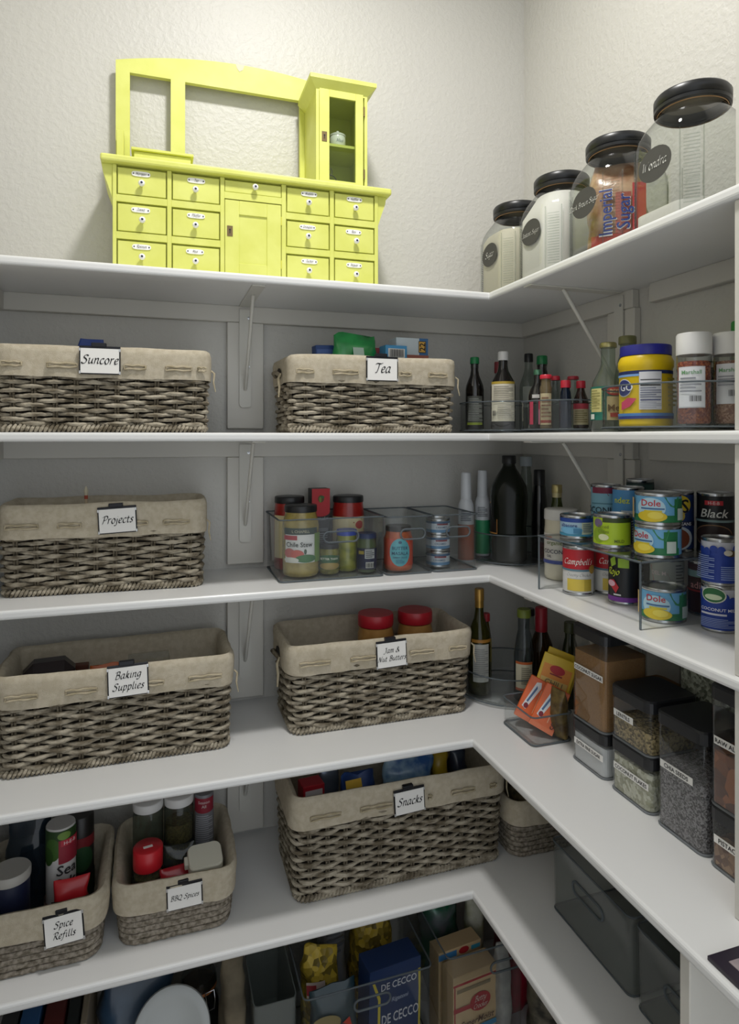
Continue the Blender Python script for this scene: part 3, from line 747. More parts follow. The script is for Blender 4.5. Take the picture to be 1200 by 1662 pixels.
# third shelf
basket('grey woven basket with linen liner marked Projects, standing on its own', (-1.103, -.093, z3), -.04, .383, .395, .155, .165, .186, .068, ties=[(-.185, -.125), (-.088, -.045), (.035, .085), (.118, .170)])
holder('white card label lettered Projects clipped to the linen basket', 'Projects', -1.103, -.093, z3, -.04, .026, .151, -.05, -.0955, .0225)
# fourth shelf
basket('large grey woven basket with linen liner marked Baking Supplies', (-1.075, -.150, z4), 0, .426, .438, .175, .195, .197, .060, ties=[(-.20, -.145), (-.095, -.04), (.03, .085), (.135, .20)])
holder('white card label lettered Baking Supplies clipped to the linen basket', 'Baking|Supplies', -1.075, -.150, z4, 0, .018, .171, -.03, -.1115, .0205, .077, .060)
basket('grey woven basket with linen liner marked Jam and Nut Butters', (-.510, -.143, z4), 0, .415, .437, .175, .195, .198, .062, ties=[(-.198, -.130), (-.082, -.025), (.060, .118), (.158, .20)], hole=True)
holder('white card label lettered Jam and Nut Butters on the linen basket', 'Jam &|Nut Butters', -.510, -.143, z4, 0, .012, .163, -.035, -.1115, .0165, .073, .058)
# fifth shelf
basket('largest grey woven basket with linen liner marked Snacks', (-.482, -.188, z5), 0, .475, .494, .20, .22, .226, .065, ties=[(-.215, -.150), (-.105, -.035), (.052, .06), (.108, .165), (.205, .22)], hole=False)
holder('white card label lettered Snacks clipped to the largest basket', 'Snacks', -.482, -.188, z5, 0, .005, .187, -.05, -.1235, .024, .072, .052)
basket('small rope coil basket with linen liner marked BBQ Spices', (-.966, -.190, z5), 0, .204, .226, .215, .240, .122, .058, 'rope', knot=False, rim=.03)
holder('white card label lettered BBQ Spices clipped to the rope basket', 'BBQ Spices', -.966, -.190, z5, 0, .015, .088, -.03, -.1275, .0132, .068, .046)
basket('small rope coil basket with linen liner marked Spice Refills', (-1.212, -.198, z5), 0, .206, .226, .215, .240, .124, .058, 'rope', knot=False, rim=.03)
holder('white card label lettered Spice Refills clipped to the rope basket', 'Spice|Refills', -1.206, -.198, z5, 0, .041, .080, -.07, -.1275, .0175, .068, .056)
basket('small unmarked dark rope basket half hidden beside the snacks basket', (-.115, -.200, z5), 0, .190, .205, .20, .22, .135, .055, 'rope', knot=False, rim=.03)
# ---------------------------------------------------------------- generic goods
def spun(name, label, cat, x, y, z, parts, dec=(), off=0., group=None, rz=None, R=None, sq=0.):
    """round goods: parts = (name, profile, material), dec = (radius, commands)"""
    t = T(name, label, cat, (x, y, z), tocam(x, y, off) if rz is None else rz, group)
    for p in parts:
        MB().lathe(p[1], p[2], p[3] if len(p) > 3 else 28, sq=p[4] if len(p) > 4 else 0., caps=(p[5] if len(p) > 5 else True)).build(p[0], t)
    for i, (rad, cmds) in enumerate(dec): decor(MB(), scyl(rad), cmds).build('label', t)
    return t
def can(label, x, y, z, r, h, col, cmds, off=0., group=None, lid=TIN):
    t = T('tin_can', label, 'can', (x, y, z), tocam(x, y, off), group)
    MB().lathe([(r * .96, 0), (r, .0012), (r, .0038), (r * .972, .0058), (r * .972, h - .0058), (r, h - .0038), (r, h - .0012), (r * .965, h), (r * .93, h - .003), (r * .5, h - .0026), (0, h - .0026)], lid, 36).build('tin', t)
    lb = MB().lathe([(r * .984, .0062), (r * .984, h - .0062)], col, 36, caps=False); decor(lb, scyl(r * .984), cmds); lb.build('label', t)
    return t
def carton(name, label, cat, loc, rz, w, d, h, m, front=(), top=(), rx=0., ry=0., group=None, bev=.0012):
    t = T(name, label, cat, loc, rz, group, rx, ry)
    MB().box(-w / 2, w / 2, -d / 2, d / 2, 0, h, m, bev, 1).build('carton', t)
    if front: decor(MB(), splane(-d / 2), front).build('front_print', t)
    if top: decor(MB(), lambda u, v, o: (u, v, h + o), top).build('top_print', t)
    return t
def packet(label, cat, loc, rz, w, d, h, m, seed, dec=(), rx=0., ry=0., amp=.006, topw=.85, name='packet', group=None, wav=1.):
    t = T(name, label, cat, loc, rz, group, rx, ry)
    pillow(w, d, h, m, seed, amp=amp, topw=topw, wav=wav).build('pouch', t)
    if dec: decor(MB(), lambda u, v, o: (u, -d / 2 * (1 - .35 * (2 * u / w) ** 2) * min(1., .55 + v / h * 5) * (1 - max(0, (v / h - .62) / .38) ** 1.8 * .9) - o - .0045, v), dec).build('print', t)
    return t
def turntable(label, x, y, z, r, hw, acr=None):
    t = T('turntable', label, 'turntable', (x, y, z)); acr = acr or ACR
    MB().lathe([(r * .8, 0), (r * .8, .006), (r * .78, .0062)], ACR, 40).build('foot', t)
    c = [(sin(2 * PI * k / 48), -cos(2 * PI * k / 48)) for k in range(48)]
    MB().shell([([(r * a, r * b, a, b) for a, b in c], zz) for zz in (.0066, hw)], acr, .0022).build('tray', t)
    MB().tube([(r * a, r * b, hw) for a, b in c], .0017, ACRE, 6, True).build('rim', t)
    MB().tube([(r * a, r * b, .0075) for a, b in c], .0016, ACRE, 6, True).build('base_edge', t)
    return t
def bin_(label, loc, rz, w, d, h, acr, handle=True, hw=.055, hz=.72, rim=.010, edge=None, name='storage_bin', hy=0.):
    t = T(name, label, 'bin', loc, rz); edge = edge or ACRE
    rings = [(rr(w * .975, d * .975, rim, 4), .0), (rr(w * .985, d * .985, rim, 4), .006), (rr(w, d, rim, 4), h)]
    MB().shell(rings, acr, .0026).build('tray', t)
    MB().tube([(p[0], p[1], h) for p in rr(w, d, rim, 4)], .0019, edge, 6, True).build('rim', t)
    MB().tube([(p[0], p[1], .003) for p in rr(w * .982, d * .982, rim, 4)], .0018, edge, 6, True).build('base_edge', t)
    if handle:
        k = rr(hw, .024, .0119, 5)
        MB().tube([(p[0] + hy, -d / 2 * .995 - .001, h * hz + p[1]) for p in k], .0024, edge, 6, True).build('handle', t)
    return t
def pop_box(label, x, y, z, w, d, h, fill, fm, text, acr=None):
    """clear box with a black press-on lid, contents and a white name strip; front faces the room (-x)"""
    t = T('food_container', label, 'container', (x, y, z), -PI / 2); acr = acr or ACR
    hb = h - .020
    MB().shell([(rr(w * .95, d * .95, .012, 4), .0), (rr(w, d, .014, 4), .004), (rr(w, d, .014, 4), hb)], acr, .002).build('box', t)
    MB().tube([(p[0], p[1], .0025) for p in rr(w * .985, d * .985, .013, 4)], .002, GLASS('b8bcbe', 1.5, .1, 'thick_base', .35, 'b8bcc0'), 6, True).build('base_edge', t)
    lid = MB(); P = rr(w * 1.015, d * 1.015, .015, 4); Q = rr(w * .97, d * .97, .014, 4)
    ringloft(lid, [([(p[0], p[1]) for p in P], hb - .001), ([(p[0], p[1]) for p in P], h - .003), ([(p[0], p[1]) for p in Q], h)], M('202124', .4, name='black_lid'), False); lid.build('lid', t)
    C = [(p[0], p[1]) for p in rr(w - .006, d - .006, .011, 4)]
    c = MB(); n = len(C); vs = [(a, b, .0045) for a, b in C] + [(a, b, fill + .004 * noise.noise(Vector((a * 40, b * 40, x)))) for a, b in C] + [(0, 0, fill + .003)]
    fs = [list(range(n))[::-1]] + [[i, (i + 1) % n, n + (i + 1) % n, n + i] for i in range(n)] + [[n + i, n + (i + 1) % n, 2 * n] for i in range(n)]
    c.add(vs, fs, fm).build('contents', t)
    if not text: return t
    wl = min(w * .86, .0062 * len(text) + .008); u0 = -w / 2 + .012; zz = hb * .62
    decor(MB(), splane(-d / 2), [('rect', u0, u0 + wl, zz - .0062, zz + .0062, PAPER), ('txt', text, u0 + wl / 2, zz, .0098, INK, 0, min(1., wl * .92 / (.0098 * .62 * len(text))))]).build('name_strip', t)
    return t
def jar(label, x, y, z, r, h, body, lidm, dec=(), lid_h=.016, neck=.9, off=0., fill=None, name='jar', cat='jar', group=None, lid_r=None):
    lr = lid_r or r * neck * 1.03
    pr_ = [(r * .86, 0), (r * .97, .003), (r, .010), (r, h * .70), (r * .97, h * .76), (r * neck, h - lid_h - .004), (r * neck, h - .004)]
    ps = [('body', pr_, body)]
    if fill is not None: ps.append(('contents', [(a * .93, max(b_, .004)) for a, b_ in pr_[:-1]], fill))
    ps.append(('lid', [(lr, h - lid_h), (lr * 1.01, h - lid_h + .002), (lr, h - .002), (lr * .95, h), (0, h - .0006)], lidm))
    return spun(name, label, cat, x, y, z, ps, dec, off, group)

# ---------------------------------------------------------------- eye-level shelf: sauces
P_ = lambda h, r=.5: M(h, r)
turntable('round clear turntable in the corner holding dark sauce bottles at eye level', -.140, -.140, z2, .118, .078)
turntable('small clear round tray of extract bottles on the eye-level shelf', -.135, -.380, z2, .088, .070)
turntable('clear turntable holding the yellow cornstarch tub and spice shakers', -.130, -.722, z2, .129, .078)
zb2 = z2 + .0096
DK = M('14100e', .12, coat=.5, name='dark_sauce'); CLR = GLASS('dfe6e2', 1.5, .03, 'bottle_glass', .05)
GRN = M('12733f', .35, name='green_cap'); REDC = M('c2263a', .35, name='red_cap'); WC = M('dedddb', .4, name='white_cap')
def sauce(label, x, y, r, h, neck, bodym, capm, cap_h, dec=(), capr=None, off=0., shoulder=.55, z=None, top=None, neckm=None, name='bottle', cat='bottle', group=None):
    z = zb2 if z is None else z; cr = capr or neck * 1.18; hn = h - cap_h
    ps = [('glass', [(r * .9, 0), (r, .004), (r, h * shoulder), (r * .93, h * (shoulder + .06)), (neck * 1.25, h * (shoulder + .20)), (neck, h * (shoulder + .27)), (neck, hn + .002)], bodym),
          ('cap', [(cr, hn), (cr * 1.02, hn + .002), (cr, h - .002), (cr * .9, h), (0, h - .0004)], capm)]
    if neckm: ps.append(('neck_band', [(neck * 1.06, h * (shoulder + .30)), (neck * 1.06, hn)], neckm, 24, 0, False))
    return spun(name, label, cat, x, y, z, ps, dec, off, group)
CR = P_('d9d3be', .6); GY = P_('8d8f88', .6); BK = INK
sauce('dark soy sauce bottle with green cap beside the tea basket', -.231, -.142, .0235, .185, .0095, DK, GRN, .017, [(.0246, [('rect', -.020, .021, .012, .085, P_('4a4b45', .5)), ('rect', -.020, .021, .012, .018, P_('8a9a2c'))] + lines(-.014, .018, .022, .080, 14, GY))], capr=.0115, neckm=CLR)
sauce('brown sauce bottle with white cap and wide cream label', -.182, -.200, .0305, .194, .011, DK, WC, .022, [(.0307, [('rect', -.034, .034, .020, .112, CR), ('rect', -.034, .034, .112, .118, P_('b59a3a'))] + lines(-.024, .026, .066, .108, 9, P_('9c968a')) + bars(-.026, -.016, .034, .046, 6, BK) + lines(-.012, .026, .026, .060, 8, P_('b3ad9f')))], capr=.0128)
sauce('slim bottle with dark red cap behind the white capped bottle', -.137, -.093, .014, .182, .007, CLR, P_('8c2f36'), .03, capr=.009)
sauce('clear bottle with tall black cap at the back of the corner turntable', -.058, -.118, .024, .204, .010, CLR, BLACK, .022, [(.0242, [('rect', -.016, .010, .06, .115, P_('aeb3a8'))])], capr=.0115)
sauce('clear bottle with bright green cap and dark contents at the back', -.070, -.200, .018, .188, .012, DK, GRN, .022, capr=.0135, neckm=CLR)
sauce('small dark bottle with metal green cap and pink labels', -.170, -.336, .0215, .136, .008, DK, M('5f8f72', .3, metal=.6, name='green_metal_cap'), .012, [(.0216, [('rect', -.020, -.010, .010, .062, P_('c23a55')), ('rect', .002, .024, .010, .066, P_('d7849a')), ('rect', .002, .024, .044, .066, P_('c8405a')), ('rect', -.012, .004, .070, .078, P_('c9c6c2'))] + bars(.010, .020, .016, .030, 6, P_('8a3a4c')))])
sauce('slim clear spice bottle with red lid and tan paper label', -.196, -.409, .0128, .117, .0105, GLASS('d3c8b4', 1.5, .05, 'tan_spice_glass', .35, '9c8a68'), REDC, .009, [(.0130, [('rect', -.013, .013, .008, .076, P_('b7a987', .7)), ('rect', -.012, .013, .012, .018, P_('8a3a30'))] + lines(-.009, .010, .022, .070, 6, P_('7a5a44')))], capr=.0128)
sauce('slim bottle with red lid squeezed behind the tan labelled one', -.128, -.345, .0095, .122, .007, CLR, REDC, .010, capr=.0098)
sauce('small bottle with red cap in the clear tray, blue light put into its glass', -.168, -.441, .0128, .103, .0085, GLASS('3a5f8c', 1.5, .05, 'blue_lit_glass', .3, '1d2b45'), REDC, .016, capr=.0105)  # blue light on the bottle is put into the glass colour
sauce('clear bottle with flat red lid at the back of the clear tray', -.086, -.352, .0125, .122, .010, CLR, P_('a82a3a', .4), .008, capr=.0128)
sauce('extract bottle with red cap and cream and red label', -.120, -.428, .0165, .104, .0078, M('2c1410', .15, coat=.5, name='vanilla'), REDC, .016, [(.0167, [('rect', -.019, .019, .008, .052, P_('cfc199', .7)), ('rect', -.019, .019, .042, .054, P_('c23648'))] + lines(-.013, .013, .012, .040, 6, P_('8a7a4c')))], capr=.0098)
# second turntable
MG = GLASS('dfe8e0', 1.5, .03, 'pale_bottle_glass', .08, 'b8bfb4')
GRL = P_('1f6b5b', .5); TAN = P_('d8c28e', .6)
sauce('clear glass bottle with gold cap and green mint jelly label', -.150, -.556, .0315, .178, .0135, MG, M('a8a06e', .3, metal=.7, name='gold_cap'), .010, [(.0327, [('rect', -.048, .048, .024, .090, GRL), ('rect', -.030, -.004, .040, .086, P_('cdc583')), ('rect', .006, .046, .024, .070, TAN), ('ell', .022, .080, .017, .0085, P_('c23a36')), ('txt', 'BEST', .022, .080, .0105, P_('e8d9a0')), ('txt', 'Mella', .026, .048, .018, P_('6a4a1c')), ('rect', .012, .046, .030, .038, P_('b03a34')), ('rect', -.028, -.018, .026, .036, P_('c9cfc6'))] + lines(-.028, -.006, .044, .084, 8, P_('8f8a52')))], capr=.0162, shoulder=.50, off=-.25, z=z2)
sauce('clear bottle with wide olive cap behind the yellow tub', -.060, -.504, .0265, .203, .0150, MG, M('77774c', .4, name='olive_cap'), .017, capr=.0178, shoulder=.56, z=z2)
t = spun('cornstarch_tub', 'yellow plastic cornstarch tub with royal blue lid', 'tub', -.150, -.660, zb2,
     [('body', [(.043, 0), (.0455, .003), (.0455, .006), (.0455, .104), (.0475, .108), (.0475, .118), (.044, .126), (.0425, .128)], M('e6c414', .35, name='yellow_tub')),
      ('lid', [(.0440, .1285), (.0442, .130), (.0442, .145), (.043, .147), (0, .1465)], M('25278f', .4, name='blue_lid'))],
     [(.0457, [('rect', -.068, .068, .094, .100, P_('1c2a5e')), ('rect', -.068, .02, .090, .094, P_('7aa3d8')), ('rect', -.068, .068, .014, .019, P_('23388c')), ('rect', -.068, .068, .019, .024, P_('4f87c8')),
               ('ell', -.040, .070, .017, .016, P_('c9ccd6')), ('ell', -.040, .070, .016, .0145, P_('2b3570')), ('txt', 'GO', -.034, .071, .018, P_('e4e6ea')), ('poly', [(-.045, .030), (-.026, .036), (-.014, .050), (-.030, .052), (-.045, .044)], P_('d0486a')),
               ('rect', -.010, .026, .030, .097, P_('d8d8dc', .6)), ('rect', -.008, .024, .082, .0835, INK), ('rect', -.008, .024, .072, .0745, INK), ('rect', -.008, .024, .046, .048, P_('2b3570'))] + lines(-.008, .024, .050, .070, 5, P_('6a6f86')) + lines(-.008, .024, .032, .044, 4, P_('a3a6b4')) + lines(.034, .056, .034, .088, 7, P_('a8962a')))])
def shaker(label, x, y, fm, off=0., dec=None):
    r = .0258
    spun('spice_shaker', label, 'shaker', x, y, zb2, [('jar', [(r * .9, 0), (r, .004), (r, .112), (r * .96, .118)], GLASS('eef0ef', 1.5, .03, 'pet_jar', .03)),
         ('contents', [(r * .86, .003), (r * .94, .006), (r * .94, .100), (r * .9, .103)], fm),
         ('cap', [(r * 1.03, .114), (r * 1.04, .116), (r * 1.04, .146), (r * .97, .149), (0, .149)], WC)], dec or [], off, 'white lidded spice shakers')
CHI = grain_mat('chili_flakes', '7a2a1a', 'b3643c', 330, .5); HERB = grain_mat('dry_herbs', '3c4038', '7a7d70', 260, .6)
wl = [(.0260, [('rect', -.022, .021, .028, .094, P_('c9cace', .6)), ('rect', -.0205, .0195, .0295, .0925, P_('dcdde1', .6)), ('txt', 'Marshall', 0, .085, .009, P_('6a9a6c'))] + lines(-.017, .014, .052, .078, 5, P_('8f9198')) + bars(-.002, .014, .038, .047, 10, INK))]
shaker('white lidded shaker of dark dried herbs behind the yellow tub', -.082, -.722, HERB)
shaker('white lidded shaker of red chili flakes with white label', -.172, -.795, CHI, -.15, wl)
shaker('white lidded shaker of brown spice at the right edge', -.120, -.818, grain_mat('brown_spice', '8a5a44', 'b89078', 330, .5), -.1, [(.0260, [('rect', -.020, .022, .034, .098, P_('cfd0d4', .6)), ('txt', 'Marshall', 0, .088, .009, P_('6a9a6c'))] + lines(-.016, .014, .062, .080, 4, P_('8f9198')) + bars(0, .016, .046, .056, 10, INK))])
sauce('bottle with green cap at the far right behind the shakers', -.050, -.772, .017, .180, .011, CLR, M('1f8a3a', .35, name='grass_green_cap'), .018, capr=.0135)
# packets in the tea and suncore baskets
packet('crumpled shiny green tea pouch standing in the tea basket', 'pouch', (-.552, -.140, z2 + .012), .1, .108, .05, .226, M('1a7d3c', .25, coat=.4, alt='2c9a4e', vs=18, name='green_foil'), 4, [('rect', -.012, .016, .172, .192, P_('b9cfc0'))], topw=1.0, amp=.010)
carton('tea_box', 'small dark blue tea box tilted behind the green pouch', 'box', (-.612, -.105, z2 + .012), .1, .046, .03, .200, M('2c4a86', .5), [('rect', -.02, .02, .18, .19, P_('4f6aa8'))], ry=-.05)
carton('tea_box', 'light blue tea box with bar code in the tea basket', 'box', (-.456, -.150, z2 + .012), .08, .057, .04, .200, M('4a97c8', .45), [('rect', -.022, .022, .165, .192, P_('e2e0da'))] + bars(-.018, .018, .172, .190, 16, INK))
carton('tea_box', 'small dark red carton edge beside the light blue tea box', 'box', (-.492, -.115, z2 + .012), .05, .014, .04, .197, M('8a2c34', .5))
carton('tea_box', 'white and blue carton with yellow number square in the tea basket', 'box', (-.403, -.118, z2 + .012), .03, .086, .05, .224, M('c9d3d6', .5), [('rect', .018, .042, .13, .224, P_('3f6d9c')), ('rect', .016, .036, .188, .217, P_('17181a')), ('rect', .0175, .0345, .1895, .2155, P_('d8a84a')), ('txt', '22', .026, .2025, .021, INK, 0, 1., PI / 2), ('rect', -.043, .043, .170, .182, P_('a2604e'))])
packet('dark blue packet corner poking out of the leftmost eye-level basket', 'pouch', (-1.138, -.115, z2 + .012), 0, .07, .03, .190, M('23418c', .4), 9, amp=.006, topw=.7)
carton('paper_folder', 'thin dark folder corner behind the leftmost eye-level basket rim', 'folder', (-.925, -.105, z2 + .012), .05, .030, .003, .172, M('3c2f2a', .6), ry=.10)
# projects basket
spun('paintbrush', 'small brush handle with red band poking out of the projects basket', 'brush', -1.150, -.100, z3 + .012, [('handle', [(.003, 0), (.004, .10), (.003, .178)], P_('b9a68a', .6)), ('ferrule', [(.0036, .178), (.0036, .186)], P_('a8442c')), ('bristles', [(.0036, .186), (.0045, .196), (.001, .206)], P_('c9c0a8', .9))], rz=.1)
# ---------------------------------------------------------------- third shelf: clear bins
bin_('wide clear bin with rounded handle holding the chile stew jar', (-.622, -.115, z3), 0, .248, .190, .140, ACR, hw=.082, hz=.70, hy=.018)
bin_('narrow clear bin holding one butter masala jar', (-.434, -.115, z3), 0, .116, .190, .137, ACR, hw=.062, hz=.70, hy=.006)
bin_('narrow clear bin holding a stack of white tuna tins', (-.314, -.115, z3), 0, .116, .190, .137, ACR, hw=.062, hz=.70, hy=.004)
zb3 = z3 + .0045
BLID = M('1b1c1e', .35, name='black_jar_lid')
SALSA = M('8d7c3e', .25, coat=.5, alt='a2914c', vs=60, name='green_chile_stew'); RSAU = M('a3221c', .3, coat=.4, alt='8a1812', vs=50, name='red_pasta_sauce')
CHGR = P_('2f3f35', .5)
jar('big jar of chile stew with black lid and white label', -.684, -.1455, zb3, .0425, .163, SALSA, BLID, [(.0428, [('rect', -.040, .040, .034, .110, P_('d8d8d4', .6)), ('rect', -.044, .044, .098, .113, CHGR), ('txt', 'L CHAPELL', 0, .1055, .0085, P_('a9a58a')), ('rect', -.044, -.008, .086, .096, P_('a8323a')), ('rect', .034, .062, .034, .100, P_('6c8c3c')),
    ('txt', 'Chile Stew', -.004, .076, .0152, P_('2a332c'), 0, .92), ('ell', -.026, .056, .014, .011, P_('b0605a')), ('ell', -.008, .054, .015, .010, P_('b8584c')), ('ell', .012, .044, .024, .009, P_('3c6b3c')), ('ell', -.022, .041, .018, .006, P_('c9cabf')), ('ell', .010, .060, .003, .006, P_('3c4f3c'))])], neck=.86)
jar('red pasta sauce jar with black lid at the back left of the bin', -.695, -.065, zb3, .038, .176, RSAU, BLID, [(.0383, [('rect', -.045, .045, .03, .132, P_('d6c89a', .6))])], neck=.92, group='red pasta sauce jars')
jar('red pasta sauce jar with black lid and cream label on the right', -.546, -.067, zb3, .0405, .174, RSAU, BLID, [(.0408, [('rect', -.050, .050, .03, .124, P_('d6c89a', .6)), ('poly', [(.0, .090), (.014, .112), (.036, .120), (.044, .108), (.026, .096)], P_('8f2a22')), ('ell', .030, .104, .012, .010, P_('b8322a'))])], neck=.92, group='red pasta sauce jars')
carton('tomato_paste_box', 'tall black and red carton with a tomato picture', 'box', (-.620, -.060, zb3), .05, .046, .036, .193, M('1b1a1c', .45), [('rect', -.023, .023, .136, .193, P_('b3242c')), ('ell', 0, .136, .023, .012, P_('b3242c')), ('ell', 0, .168, .008, .009, P_('5c3a14')), ('ell', .002, .172, .007, .003, P_('2f5a2a')), ('ell', -.002, .166, .003, .007, P_('6a7a2a')), ('scr', 'Pomodor', 0, .116, .011, P_('d8d8d8'), .1), ('rect', -.018, .018, .088, .096, P_('55585c'))] + lines(-.016, .016, .05, .085, 7, P_('77797c')))
jar('small squat jar with arched green label in the wide bin', -.617, -.150, zb3, .0245, .070, M('6d6a34', .25, coat=.4, alt='8a8440', vs=70, name='bouillon'), BLID, [(.0247, [('rect', -.034, .034, .012, .044, P_('4c5a26')), ('ell', 0, .036, .030, .010, P_('2b5a34')), ('txt', 'BETTER THAN', 0, .037, .0068, P_('dfe0cf')), ('ell', .002, .020, .026, .008, P_('a08a4a'))])], lid_h=.011, neck=.94)
jar('pickle jar with royal blue lid in the wide bin', -.568, -.130, zb3, .025, .098, M('767a22', .2, coat=.5, alt='989a30', vs=50, name='pickles'), M('2144b0', .35, name='royal_blue_lid'), lid_h=.013, neck=.95)
jar('dark blue labelled jar at the right end of the wide bin', -.527, -.160, zb3, .0235, .092, M('4d5a3a', .2, coat=.5, name='olive_jar'), M('1f2f5a', .4, name='navy_lid'), [(.0237, [('rect', -.034, .034, .008, .058, P_('1c2340')), ('rect', -.004, .020, .034, .056, P_('b3b5b3')), ('rect', -.002, .018, .012, .026, P_('b9bab4')), ('rect', -.020, -.006, .044, .052, P_('9a8a3a'))] + lines(-.002, .018, .036, .054, 4, P_('55585c')) + bars(0, .016, .014, .024, 8, INK))], lid_h=.012, neck=.95)
jar('orange butter masala jar with turquoise oval label', -.446, -.160, zb3, .0345, .106, M('b0502a', .3, coat=.4, alt='c06234', vs=50, name='masala_sauce'), M('2a2420', .35, name='brown_black_lid'), [(.0348, [('rect', -.055, .055, .014, .078, P_('c04a30')), ('ell', .004, .046, .0255, .033, P_('59a9b4')), ('txt', 'BUTTER', .004, .056, .0108, P_('1c4a66')), ('txt', 'MASALA', .004, .044, .0108, P_('1c4a66')), ('txt', 'SIMMER SAUCE', .004, .034, .0050, P_('1c4a66')), ('ell', .004, .070, .004, .0035, P_('2a5a76'))] + lines(-.006, .014, .020, .030, 3, P_('2a6a86')))], lid_h=.012, neck=.88)
for i, (lab, dz) in enumerate((('bottom white and blue tuna tin of the stack of three', 0), ('middle white and blue tuna tin of the stack of three', .040), ('top white and blue tuna tin of the stack of three', .080))):
    can(lab, -.337, -.150, zb3 + dz, .030, .0395, P_('c3ccd4'), [('rect', -.05, .05, .006, .013, P_('5a86ac')), ('rect', -.05, .05, .028, .033, P_('42607f')), ('rect', -.008, .022, .024, .028, P_('7c2f3a')), ('txt', 'CREAMED', .004, .0185, .0065, P_('4a6480'))], .1 * i, 'white tuna tins in the narrow bin')
# aerosol cooking sprays
SPW = M('c9ccd0', .35, name='spray_white')
def spray(label, x, y, h, lower, txt, z):
    spun('cooking_spray', label, 'spray can', x, y, z, [('can', [(.019, 0), (.0205, .003), (.0205, h * .60), (.0195, h * .64), (.014, h * .70)], SPW), ('cap', [(.0135, h * .685), (.0140, h * .70), (.0125, h - .003), (.011, h), (0, h)], SPW)],
         [(.0207, [('rect', -.030, .030, .006, h * .42, P_(lower))] + lines(-.013, .013, h * .46, h * .58, 6, P_(txt)))])
spray('white cooking spray can with terracotta lower band by the wall', -.2345, -.100, .232, 'a85a3c', '55586c', z3)
# corner turntable with oils
turntable('clear turntable in the corner of the third shelf holding oil jugs', -.112, -.122, z3, .103, .078)
zt3 = z3 + .0096
spray('white cooking spray can with green lower band on the turntable', -.1755, -.080, .226, '2f8a5c', '6a6d70', zt3)
OIL = M('10140c', .22, coat=.08, spec=.2, name='dark_olive_oil')
jug = T('oil_jug', 'big dark green plastic olive oil jug with black cap', 'jug', (-.142, -.160, zt3), tocam(-.142, -.160))
MB().lathe([(.040, 0), (.045, .004), (.046, .05), (.043, .085), (.046, .120), (.047, .165), (.044, .190), (.032, .214), (.018, .236), (.0155, .243), (.0155, .256)], OIL, 40, sq=.12).build('body', jug)
MB().lathe([(.0175, .247), (.018, .249), (.018, .266), (.016, .268), (0, .268)], M('0e0f10', .4, name='jug_cap'), 28).build('cap', jug)
decor(MB(), scyl(.0478), [('rect', -.072, -.030, .072, .150, P_('15120f')), ('rect', -.070, -.032, .146, .149, P_('c08a4a')), ('rect', -.0325, -.0305, .070, .149, P_('b0763a')), ('rect', -.070, -.032, .070, .073, P_('c08a4a'))]).build('label', jug)
sauce('tall slim black bottle behind the olive oil jug', -.052, -.160, .020, .230, .0125, M('0d0e10', .2, coat=.4, name='black_bottle'), BLACK, .05, capr=.0145, z=zt3, shoulder=.6)
sauce('pale bottle with clear cap and blue seal at the very back corner', -.046, -.086, .018, .262, .012, CLR, GLASS('dfe6ea', 1.4, .1, 'milky_cap', .5, 'c9d0d4'), .026, capr=.0165, z=zt3, shoulder=.6, neckm=P_('8fb4c4'))
sauce('vinegar bottle with gold foil neck behind the coconut oil jar', -.068, -.262, .024, .208, .011, GLASS('a3ad7a', 1.5, .05, 'green_oil_glass', .25, '5c6638'), M('b3a572', .3, metal=.6, name='gold_foil'), .020, capr=.0125, z=z3, neckm=M('c4b98c', .4, metal=.4, name='pale_foil'))
# coconut oil jar and stacked cans around the clear riser
jar('wide coconut oil jar with white screw lid', -.118, -.352, z3, .0375, .160, M('cfc8b2', .25, coat=.4, name='coconut_oil_fat'), M('cfcdc8', .4, name='cream_lid'), [(.0378, [('rect', -.046, .040, .044, .106, P_('d3cfc6', .6)), ('ell', -.028, .097, .013, .006, P_('b83a34')), ('txt', 'organics', -.008, .086, .0125, P_('6d7a40')), ('txt', 'COCONUT', -.006, .066, .0125, P_('2a2f4a')), ('txt', 'OIL', -.022, .055, .0085, P_('2a2f4a')), ('rect', -.046, .040, .038, .046, P_('3a4a94'))])], lid_h=.024, neck=.97, off=-.15)
rs = T('can_riser', 'clear acrylic stepped riser carrying the upper cans', 'riser', (0, 0, z3))
y0_, y1_, xf, xb, zr = -.739, -.430, -.228, -.036, .112
MB().box(xf, xb, y0_, y1_, zr, zr + .004, ACR).build('deck', rs)
for yy in (y0_, y1_ - .004): MB().box(xf, xb, yy, yy + .004, 0, zr, ACR).build('side_panel', rs)
for a, b in (((xf, y0_), (xf, y1_)), ((xf, y0_), (xb, y0_)), ((xf, y1_), (xb, y1_))):
    MB().tube([(a[0], a[1], zr + .002), (b[0], b[1], zr + .002)], .0022, ACRE, 6).build('deck_edge', rs)
for yy in (y0_ + .002, y1_ - .002): MB().tube([(xf, yy, 0.001), (xf, yy, zr)], .0021, ACRE, 6).build('side_edge', rs)
zd = z3 + zr + .0042
W_ = P_('d3d3d0'); RD = P_('b3222c')
soup = [('rect', -.06, .06, .054, .094, RD), ('scr', "Campbell's", -.002, .064, .0165, P_('e6e2dc'), .12), ('rect', -.06, .06, .050, .054, P_('5a7a8a')), ('rect', -.024, .026, .010, .034, P_('d3bb4c')), ('rect', .010, .026, .010, .034, P_('b8a23c')), ('ell', .028, .054, .008, .009, P_('b08a3c')), ('scr', 'Creamy Chicken', 0, .040, .0085, P_('6a6a6c'), .09)]
can('red and white chicken soup can in front of the riser', -.166, -.482, z3, .0315, .1005, W_, soup, .05, 'red and white soup cans')
